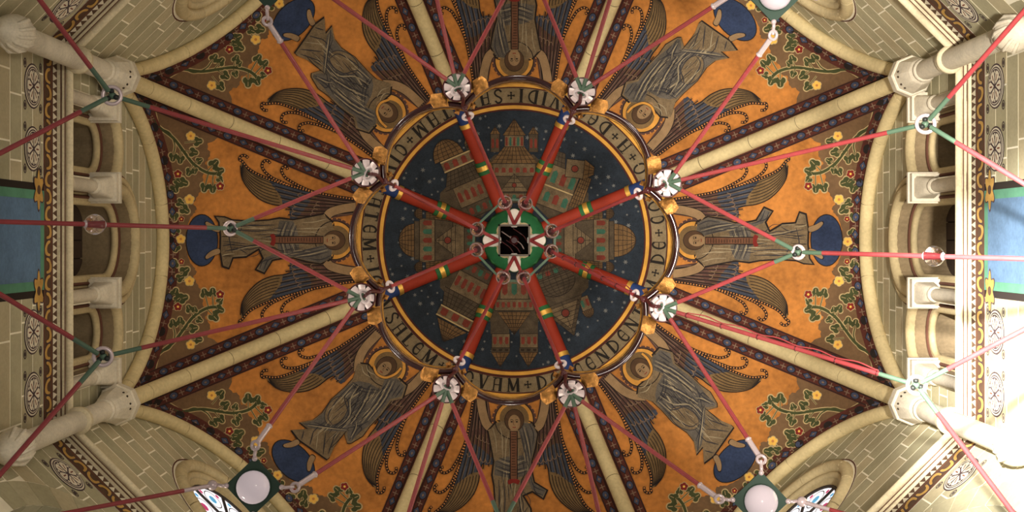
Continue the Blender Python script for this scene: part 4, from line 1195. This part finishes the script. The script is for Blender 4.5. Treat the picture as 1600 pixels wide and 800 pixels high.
# ------------------------------------------------------------------ corner columns
def make_column():
    t = thing('corner_column', 'x', 'column', (0, 0, 0), 0, 'corner columns')
    c = (5.17, 0, CZ)
    mb = MB(); mb.lathe([(.115, 12.42), (.115, 14.98)], c, 'column_stone', 20); mb.build('shaft', t)
    mb = MB(); mb.lathe([(.118, 13.98), (.15, 13.99), (.156, 14.01), (.156, 14.03), (.14, 14.045), (.145, 14.065), (.15, 14.08), (.14, 14.10), (.118, 14.11)], c, 'cornice_stone', 22); mb.build('shaft_ring', t)
    mb = MB(); mb.lathe([(.0001, 11.90), (.06, 11.92), (.12, 12.0), (.165, 12.12), (.185, 12.22), (.18, 12.30), (.15, 12.36), (.14, 12.40), (.15, 12.43), (.13, 12.47)], c, 'column_stone', 18); cb = mb.build('corbel', t)
    for i in range(6):
        a = PI + (i - 2.5) * .5
        mb = MB(); mb.tube([(c[0] + r_ * math.cos(a + tw_), r_ * math.sin(a + tw_), z + CZ) for r_, z, tw_ in ((.06, 11.95, .5), (.14, 12.06, .35), (.185, 12.2, .15), (.17, 12.33, 0))], [.012, .02, .022, .012], 'column_stone', 6); mb.build('carved_leaf', cb)
    mb = MB(); mb.lathe([(.117, 14.86), (.135, 14.88), (.135, 14.92), (.12, 14.94)], c, 'column_stone', 20); mb.build('necking', t)
    # cushion capital, round turning into eight sides
    mb = MB(); vs = []
    N = 32
    for f in np.linspace(0, 1, 8):
        h = 14.94 + .42 * f
        for j in range(N):
            a = 2 * PI * j / N; d = (a + PI / 8) % (PI / 4) - PI / 8
            rr = .122 * (1 - f ** .6) + (.205 / math.cos(d)) * f ** .6
            vs.append((c[0] + rr * math.cos(a), rr * math.sin(a), h + CZ))
    mb.add(vs, [(i * N + j, i * N + (j + 1) % N, (i + 1) * N + (j + 1) % N, (i + 1) * N + j) for i in range(7) for j in range(N)], 'column_stone')
    cp = mb.build('capital', t)
    mb = MB(); mb.lathe([(.235, 15.36), (.25, 15.38), (.25, 15.52), (.22, 15.56), (.18, 15.60)], c, 'column_stone', 8, False, PI / 8); mb.build('abacus', t)
    for sg in (-1, 1):
        for q in (.25, .55):
            a = PI + sg * q
            mb = MB(); mb.sphere((c[0] + .195 * math.cos(a), .195 * math.sin(a), 15.27 + CZ), .016, 'joint_dark', 8, 6, (1, 1, 1.6)); mb.build('carved_notch', cp)
    return t
cl = make_column(); rebase(cl, (5.17, 0, 11.9 + CZ))
for i, (k, nm) in enumerate(((4, 'upper left'), (3, 'lower left'), (7, 'upper right'), (0, 'lower right'))):
    o = cl if i == 0 else copy_tree(cl); stand(o, PI / 8 + k * PI / 4)
    o['label'] = 'slender pale stone corner column on a carved corbel at the %s' % nm

# ------------------------------------------------------------------ chandelier
ROT = R(2.0)                                     # the whole chandelier hangs turned by two degrees
def PX(ang, px, h):                              # point at an angle, apparent radius and height
    r = px * h / F
    return Vector((r * math.cos(ang), r * math.sin(ang), h + CZ))
H_HUB, H_RING, H_CUP, H_Y, H_J, H_PL, H_HOOP = 13.2, 11.5, 11.4, 10.7, 9.8, 10.2, 8.6
NODE = [ROT + PI / 8 + k * PI / 4 for k in range(8)]
NODE_AT = ['right lower', 'bottom right', 'bottom left', 'left lower', 'left upper', 'top left', 'top right', 'right upper']

ch = thing('chandelier', 'large lobed maroon crown chandelier hung from a central lamp box by eight red rods', 'chandelier', (0, 0, H_RING + CZ))
O = Vector((0, 0, H_RING + CZ))
def part(mb, name, parent=ch): return mb.build(name, parent, O)
# hub
hb = H_HUB + CZ; s_ = .155
mb = MB(); mb.box((0, 0, hb + .03), 2 * s_ - .02, 2 * s_ - .02, .02, 'box_black'); box = part(mb, 'lamp_box')
for sx, sy in ((1, 0), (-1, 0), (0, 1), (0, -1)):
    mb = MB(); mb.box((sx * s_, sy * s_, hb), .018 if sx else 2 * s_ + .018, .018 if sy else 2 * s_ + .018, .05, 'box_frame'); part(mb, 'box_edge', box)
for q, (x, y) in enumerate(((-.05, -.03), (.04, .02), (.0, .06), (.07, -.06), (-.07, .06))):
    mb = MB(); mb.tube(catmull([(x - .08, y - .06, hb + .015), (x - .02, y - .02, hb - .03), (x + .03, y + .02, hb - .02), (x + .06, y + .07, hb + .015)], 5), .006, 'wire_grey' if q < 2 else 'iron_maroon', 6); part(mb, 'wire', box)
mb = MB(); mb.lathe([(.03, -.02), (.05, .0), (.02, .02)], (0, 0, hb - .02), 'iron_maroon', 12); part(mb, 'socket', box)
mb = MB(); q = []
for i in range(64):
    t = 2 * PI * i / 64; q.append(((.195 + .026 * abs(math.cos(4 * t)) ** .6) * math.cos(t), (.195 + .026 * abs(math.cos(4 * t)) ** .6) * math.sin(t)))
vs = [(x, y, hb + .10) for x, y in q] + [(x, y, hb + .13) for x, y in q]
mb.add(vs, [tuple(range(64)), tuple(range(64, 128))[::-1]] + [(i, (i + 1) % 64, 64 + (i + 1) % 64, 64 + i) for i in range(64)], 'cream_plate'); part(mb, 'scalloped_plate')
for c in range(4):
    a = c * PI / 2; d = Vector((math.cos(a), math.sin(a), 0))
    mb = MB(); mb.lathe([(.04, -.05), (.056, -.02), (.068, .03), (.066, .08), (.05, .12), (.025, .138), (.0001, .142)], Vector((0, 0, hb + .05)) + d * .185, 'bulb_glass', 14, True, 0, d); bl = part(mb, 'bulb')
    mb = MB(); mb.lathe([(.03, -.08), (.03, -.04)], Vector((0, 0, hb + .05)) + d * .185, 'box_frame', 12, True, 0, d); part(mb, 'bulb_cap', bl)
mb = MB(); mb.tube([(0, 0, hb + .12), (0, 0, 19.72 + CZ)], .022, 'iron_maroon', 8); part(mb, 'suspension_stem')
# hanger rods with glass beads
beads = []
for k in range(8):
    a = NODE[k]; c = round((a - ROT) / (PI / 2) - .0001) * PI / 2
    # the two rods of a side leave the same edge of the box
    side = round((a - ROT) / (PI / 2)) * PI / 2
    p0 = Vector((.165 * math.cos(side), .165 * math.sin(side), hb)); p1 = PX(a, 207, 11.58)
    mb = MB(); mb.tube([p0, p1], .0185, 'rod_red', 10); rd = part(mb, 'hanger_rod')
    # where the rod shows the bead
    lo, hi = 0.0, 1.0
    for _ in range(40):
        m_ = (lo + hi) / 2; q = p0.lerp(p1, m_); pr = math.hypot(q.x, q.y) / (q.z - CZ) * F
        if pr < 60: lo = m_
        else: hi = m_
    b = p0.lerp(p1, lo); beads.append(b)
    mb = MB(); mb.sphere(b, .076, 'glass_clear', 22, 14); part(mb, 'glass_bead', rd)
    mb = MB(); mb.sphere(b, .028, 'iron_maroon', 12, 8); part(mb, 'bead_core', rd)
    mb = MB(); mb.torus(b - Vector((0, 0, .0)), (p1 - p0), .05, .007, 'hook_white', 18, 6); part(mb, 'bead_ring', rd)
    d = (p1 - p0).normalized(); e = p1
    mb = MB(); mb.torus(e, Vector((math.cos(a), math.sin(a), .55)), .044, .016, 'enamel_white', 20, 8); part(mb, 'eyelet', rd)
def cable(p0, p1, t0, t1, build):
    d = (p1 - p0); n = d.cross(Vector((0, 0, 1))).normalized(); pts = []
    for i in range(41):
        f = i / 40; g = t0 + (t1 - t0) * f; pts.append(p0 + d * g + n * (.024 + .018 * abs(math.sin(f * PI * 5)) ** 2) + Vector((0, 0, -.012)))
    mb = MB(); mb.tube(pts, .006, 'rod_red', 6); build(mb, 'cable')
    for i in range(6):
        g = t0 + (t1 - t0) * (i / 5); mb = MB(); mb.torus(p0 + d * g, d, .022, .004, 'iron_maroon', 14, 6); build(mb, 'cable_tie')
p0c = Vector((.165, 0, hb)); cable(p0c, PX(NODE[0], 207, 11.58), .35, .97, lambda mb, n: part(mb, n))
for k in range(8):
    p, q = beads[k], beads[(k + 1) % 8]
    up = Vector((0, 0, .07)); f = 1.10
    A = Vector((p.x * f, p.y * f, p.z)) + up; B = Vector((q.x * f, q.y * f, q.z)) + up
    mb = MB(); mb.bar(A, B, .022, .05, 'rod_green'); part(mb, 'frame_bar')
# crown of eight lobes
RJ = 222 * H_RING / F; BULGE_MID = 253 * H_RING / F
def lobe_curve(k, off=0.0, n=24):
    a0, a1 = NODE[k], NODE[k] + PI / 4; am = (a0 + a1) / 2
    half = RJ * math.sin(PI / 8); base = RJ * math.cos(PI / 8); sag = BULGE_MID - base
    rad = (half * half + sag * sag) / (2 * sag); cx = base + sag - rad
    phi = math.atan2(half, base - cx)
    e = (math.cos(am), math.sin(am)); t = (-math.sin(am), math.cos(am)); out = []
    for i in range(n + 1):
        f = -phi + 2 * phi * i / n; u = cx + (rad + off) * math.cos(f); v = (rad + off) * math.sin(f)
        out.append((e[0] * u + t[0] * v, e[1] * u + t[1] * v))
    return out
def strip(mb, c0, c1, z0, z1, m):
    n = len(c0)
    vs = [(x, y, z0) for x, y in c0] + [(x, y, z1) for x, y in c0] + [(x, y, z0) for x, y in c1] + [(x, y, z1) for x, y in c1]
    fs = []
    for i in range(n - 1):
        fs += [(i, i + 1, n + i + 1, n + i), (2 * n + i, 3 * n + i, 3 * n + i + 1, 2 * n + i + 1), (i, 2 * n + i, 2 * n + i + 1, i + 1), (n + i, n + i + 1, 3 * n + i + 1, 3 * n + i)]
    mb.add(vs, fs, m, False)
zr = H_RING + CZ
for k in range(8):
    mb = MB(); strip(mb, lobe_curve(k, -.004), lobe_curve(k, .016), zr, zr + .20, 'crown_iron'); lb = part(mb, 'crown_lobe')
    mb = MB(); mb.tube([(x, y, zr) for x, y in lobe_curve(k, .010)], .023, 'crown_iron', 8); part(mb, 'lower_rim', lb)
    mb = MB(); strip(mb, lobe_curve(k, -.012), lobe_curve(k, -.004), zr + .03, zr + .13, 'silver_relief'); part(mb, 'relief_band', lb)
    mb = MB(); mb.tube([(x, y, zr + .185) for x, y in lobe_curve(k, -.010)], .013, 'gilt_dull', 8); part(mb, 'gilt_moulding', lb)
# cups at the joints
for k in range(8):
    a = NODE[k]; e = Vector((math.cos(a), math.sin(a), 0)); t = Vector((-e.y, e.x, 0)); c = PX(a, 255, H_CUP)
    mb = MB(); mb.lathe([(.0001, .10), (.05, .095), (.095, .06), (.118, .015), (.122, .0), (.116, .0), (.09, .05), (.045, .085), (.0001, .09)], c, 'iron_dark', 24, cap=False); cup = part(mb, 'lamp_cup')
    mb = MB(); mb.torus(c, (0, 0, 1), .122, .009, 'iron_maroon', 28, 8); part(mb, 'cup_rim', cup)
    for i in range(8):
        b = a + PI / 8 + i * PI / 4; mb = MB(); vs = []
        for r_, w, z in ((.03, .385, .045), (.06, .385, .035), (.09, .36, .018), (.116, .28, .002)):
            for f in (-1, -.5, 0, .5, 1): vs.append(c + Vector((r_ * math.cos(b + f * w), r_ * math.sin(b + f * w), z - .012 * (1 - f * f) - .010)))
        mb.add(vs, [(i_ * 5 + j, i_ * 5 + j + 1, (i_ + 1) * 5 + j + 1, (i_ + 1) * 5 + j) for i_ in range(3) for j in range(4)], 'enamel_white', True); part(mb, 'petal', cup)
    ring_c = c - e * .035 + Vector((0, 0, -.05))
    mb = MB(); mb.tube([ring_c + t * .058 * math.cos(q) + e * .036 * math.sin(q) for q in np.linspace(0, 2 * PI, 20, endpoint=False)], .015, 'enamel_white', 8, True); part(mb, 'suspension_ring', cup)
    for f in (-1, 0, 1):
        mb = MB(); mb.sphere(ring_c + t * .022 * f + e * .008, .013, 'rod_green', 8, 6); part(mb, 'green_knob', cup)
    # S hook from ring to crown joint
    j = PX(a, 222, H_RING)
    mb = MB(); mb.tube(catmull([ring_c + Vector((0, 0, .0)), ring_c - e * .035 + Vector((0, 0, -.035)) + t * .012, ring_c - e * .075 + t * .02, j + e * .01 + Vector((0, 0, -.03)) - t * .012, j - e * .03 + Vector((0, 0, -.02)), PX(a, 207, 11.57)], 6), .017, 'iron_maroon', 8); part(mb, 's_hook', cup)
    mb = MB(); mb.sphere(j + Vector((0, 0, -.02)), .032, 'iron_maroon', 12, 8); part(mb, 'joint_ball', cup)
    for s2 in (-1, 1):
        # gilded leaves standing out beside each cup
        L = c + t * s2 * .195 - e * .05 + Vector((0, 0, .03)); d = (t * s2 + e * .18).normalized(); n = Vector((-d.y, d.x, 0))
        mb = MB(); vs = []; rows = 9
        for i in range(rows):
            f = i / (rows - 1); w = .062 * (1 - max(0, f - .85) / .15 * .25)
            for g in (-1, -.5, 0, .5, 1): vs.append(L + d * (f * .155 - .0775 - .015 * g * g * (f > .9)) + n * w * g + Vector((0, 0, .012 * g * g - .03 * math.sin(PI * f) - .05 * f + .007 * math.sin(9 * f + 5 * g))))
        for v in list(vs): vs.append(v + Vector((0, 0, .008)))
        m_ = rows * 5
        fs = [(i * 5 + jj, i * 5 + jj + 1, (i + 1) * 5 + jj + 1, (i + 1) * 5 + jj) for i in range(rows - 1) for jj in range(4)]
        fs += [tuple(m_ + q for q in f_)[::-1] for f_ in fs]
        mb.add(vs, fs, 'gilt', True); part(mb, 'gilded_leaf')
        mb = MB(); q = j + t * s2 * .075 - e * .012 + Vector((0, 0, .03)); mb.add([q + t * .03, q + e * .035, q - t * .03, q - e * .035, q + Vector((0, 0, -.035)), q + Vector((0, 0, .03))], [(0, 1, 4), (1, 2, 4), (2, 3, 4), (3, 0, 4), (1, 0, 5), (2, 1, 5), (3, 2, 5), (0, 3, 5)], 'gilt'); part(mb, 'gilt_stud')
# the great outer hoop
hp = MB(); hr = 1000 * H_HOOP / F
hp.tube([(hr * math.cos(q), hr * math.sin(q), H_HOOP + CZ) for q in np.linspace(0, 2 * PI, 96, endpoint=False)], .03, 'iron_maroon', 8, True); part(hp, 'outer_hoop')

# ------------------------------------------------------------------ tie rods
def rod(name, label, p0, p1, ends, group, rad=.019, extra=None):
    """ends: (start material, start length, end material, end length)"""
    t = thing(name, label, 'rod', p0, 0, group); o = Vector(p0); d = (p1 - p0); L = d.length; d = d / L
    m0, l0, m1, l1 = ends
    mb = MB(); mb.tube([p0 + d * l0, p1 - d * l1], rad, 'rod_red', 10); mb.build('shaft', t, o)
    if m0: mb = MB(); mb.tube([p0, p0 + d * l0], rad * .98, m0, 10); mb.build('sleeve', t, o)
    if m1 == 'hook_white':
        mb = MB(); mb.tube([p1 - d * l1, p1 - d * .03], rad * 1.2, m1, 10); sl = mb.build('sleeve', t, o)
        mb = MB(); mb.lathe([(rad * 1.2, 0), (rad * 1.55, .01), (rad * 1.2, .02)], p1 - d * l1, m1, 12, True, 0, d); mb.build('collar', t, o)
        mb = MB(); mb.torus(p1, Vector((0, 0, 1)) + d.cross(Vector((0, 0, 1))) * .6, .034, .013, m1, 18, 8); mb.build('eye', t, o)
    elif m1: mb = MB(); mb.tube([p1 - d * l1, p1], rad * .98, m1, 10); mb.build('sleeve', t, o)
    if extra: extra(t, o, p0, p1, d)
    return t
CARD = ['right', 'bottom', 'left', 'top']
def joint(p, label, group, d, R_=.066):
    t = thing('rod_joint', label, 'joint', p, 0, group); o = Vector(p)
    mb = MB(); mb.torus(p, d, R_, .016, 'hook_white', 24, 8); mb.build('joint_ring', t, o)
    for i in range(3):
        a = 2 * PI * i / 3 + .4
        mb = MB(); mb.sphere(p + Vector((.034 * math.cos(a), .034 * math.sin(a), 0)), .022, 'iron_dark', 10, 7); mb.build('knob', t, o)
    mb = MB(); mb.sphere(p + Vector((0, 0, .012)), .03, 'rod_green', 10, 7); mb.build('green_core', t, o)
    return t
def cup_start(k, target):
    c = PX(NODE[k], 255, H_CUP) + Vector((0, 0, -.05)); d = (target - c).normalized(); return c + d * .02
# ring joints where two rods of neighbouring cups meet
YP = [PX(R(2.4) + c * PI / 2, 444, H_Y) for c in range(4)]
JP = {}
for c in range(4):
    for s2 in (-1, 1): JP[c, s2] = PX(ROT + c * PI / 2 + s2 * R(17.8), 668, H_J)
HP = {}
for c in range(4):
    HP[c, 0] = PX(ROT + c * PI / 2, 1000, H_HOOP)
    for s2 in (-1, 1): HP[c, s2] = PX(ROT + c * PI / 2 + s2 * R(29.5), 1000, H_HOOP)
side_of = lambda k: (round((k + .5) / 2 - .0001)) % 4
out_of = {'top': ' beyond the top edge', 'bottom': ' beyond the bottom edge', 'left': '', 'right': ''}
for c in range(4):
    joint(YP[c], 'bright ring joining three rods before the angel at the %s' % CARD[c], 'ring joints', Vector((math.cos(c * PI / 2) * .9, math.sin(c * PI / 2) * .9, 1)), .052)
    for s2 in (-1, 1):
        wd = {(0, -1): 'right, upper of two', (0, 1): 'right, lower of two', (2, -1): 'left, lower of two', (2, 1): 'left, upper of two', (1, -1): 'bottom, right of two, past the edge', (1, 1): 'bottom, left of two, past the edge', (3, -1): 'top, left of two, past the edge', (3, 1): 'top, right of two, past the edge'}[c, s2]
        joint(JP[c, s2], 'bright ring joint near a corner, %s' % wd, 'outer ring joints', Vector((math.cos(c * PI / 2) * .3, math.sin(c * PI / 2) * .3, 1)))
# globe lamps on square plates
PLP = []
for c in range(4):
    a = R(46.6) + c * PI / 2; p = PX(a, 559, H_PL); PLP.append((a, p))
    lab = ['lower right', 'lower left', 'upper left', 'upper right'][c]
    t = thing('globe_lamp', 'opal glass globe lamp on a dark green square plate at the %s' % lab, 'lamp', p, 0, 'globe lamps'); o = Vector(p)
    X = Vector((math.cos(a + PI / 4), math.sin(a + PI / 4), 0)); Y = Vector((-X.y, X.x, 0))
    s3 = .232
    X2 = (X + Y).normalized(); Y2 = (X - Y).normalized()
    mb = MB(); mb.box(p, s3 * math.sqrt(2), s3 * math.sqrt(2), .02, 'plate_green', (X2, Y2, Vector((0, 0, 1)))); mb.build('plate', t, o)
    mb = MB(); mb.lathe([(.125, -.004), (.135, -.012), (.135, -.03), (.12, -.035)], p, 'plate_green', 24); mb.build('collar', t, o)
    mb = MB(); mb.sphere(p - Vector((0, 0, .05)), .132, 'glass_opal', 28, 18, (1, 1, .9)); mb.build('globe', t, o)
    for q in (X, Y, -X, -Y):
        mb = MB(); e_ = p + q * s3; mb.tube(catmull([e_ - q * .015, e_ + q * .02 + Vector((0, 0, -.02)), e_ + q * .05, e_ + q * .085 + Vector((0, 0, .01))], 5), .014, 'hook_white', 8); mb.sphere(e_ - q * .012 + Vector((0, 0, -.012)), .022, 'hook_white', 10, 7); mb.build('hook', t, o)
def corner(c, s2, outward):
    a, p = PLP[c]; q = a + (PI / 4 if outward else 3 * PI / 4) * s2
    return p + Vector((math.cos(q), math.sin(q), 0)) * .325
G = ('rod_green', .15)
for k in range(8):
    # cardinal side this cup belongs to, and the globe lamp beside it
    c = ((k + 1) // 2) % 4; s2 = 1 if k % 2 == 0 else -1        # cup k stands s2 turns from the axis of side c
    dg = c if s2 == 1 else (c - 1) % 4
    st = cup_start(k, YP[c]); dirn = (YP[c] - st).normalized()
    rod('tie_rod', 'red rod with green ends from the %s cup to the %s ring joint' % (NODE_AT[k], CARD[c]), st, YP[c] - dirn * .05, ('rod_green', .13, 'rod_green', .17), 'tie rods')
    st = cup_start(k, JP[c, s2]); dirn = (JP[c, s2] - st).normalized()
    rod('tie_rod', 'long red rod from the %s cup outwards to the corner ring joint' % NODE_AT[k], st, JP[c, s2] - dirn * .05, ('rod_green', .13, 'rod_green', .26), 'tie rods', .019, (lambda t, o, a, b, d: cable(a, b, .1, .88, lambda mb, n: mb.build(n, t, o))) if k == 0 else None)
    tg = corner(dg, -1 if s2 == 1 else 1, False)
    st = cup_start(k, tg)
    rod('tie_rod', 'red rod with white hook from the %s cup to the %s globe lamp' % (NODE_AT[k], ['lower right', 'lower left', 'upper left', 'upper right'][dg]), st, tg, ('rod_green', .12, 'hook_white', .22), 'tie rods')
for c in range(4):
    def ball(t, o, p0, p1, d):
        lo, hi = 0.0, 1.0
        for _ in range(40):
            m_ = (lo + hi) / 2; q = p0.lerp(p1, m_); pr = math.hypot(q.x, q.y) / (q.z - CZ) * F
            if pr < 656: lo = m_
            else: hi = m_
        q = p0.lerp(p1, lo)
        mb = MB(); mb.sphere(q, .08, 'glass_clear', 24, 16); mb.build('glass_ball', t, o)
        for s4 in (-1, 1): mb = MB(); mb.lathe([(.02, -.012), (.034, 0), (.02, .012)], q + d * s4 * .078, 'hook_white', 14, True, 0, d); mb.build('ball_cap', t, o)
    d = (HP[c, 0] - YP[c]).normalized()
    rod('tie_rod', 'red rod threaded through a glass ball reaching out to the %s' % CARD[c], YP[c] + d * .05, HP[c, 0], ('rod_green', .19, None, 0), 'outer tie rods', .019, ball)
    for s2 in (-1, 1):
        wd = {(0, -1): 'right upper', (0, 1): 'right lower', (2, -1): 'left lower', (2, 1): 'left upper', (1, -1): 'bottom right', (1, 1): 'bottom left', (3, -1): 'top left', (3, 1): 'top right'}[c, s2]
        for tgt, say in ((HP[c, 0], 'to the middle of that side'), (HP[c, s2], 'out past the corner column')):
            d = (tgt - JP[c, s2]).normalized()
            rod('tie_rod', 'dark red rod from the %s corner joint running %s' % (wd, say), JP[c, s2] + d * .05, tgt, ('rod_green', .24, None, 0), 'outer tie rods')
    # from each globe lamp outwards
    for s2 in (-1, 1):
        p = corner(c, s2, True); tgt = HP[c, 1] if s2 == -1 else HP[(c + 1) % 4, -1]
        lab = ['lower right', 'lower left', 'upper left', 'upper right'][c]
        def knob(t, o, p0, p1, d):
            mb = MB(); mb.sphere(p0 + d * .01, .042, 'hook_white', 14, 9); mb.build('knob', t, o)
        rod('tie_rod', 'dark rod with round white knob leaving the %s globe lamp, %s one' % (lab, 'clockwise' if s2 == 1 else 'anticlockwise'), p, tgt, ('hook_white', .28, None, 0), 'outer tie rods', .017, knob)

for o in bpy.data.objects:
    if '_b' in o: del o['_b']
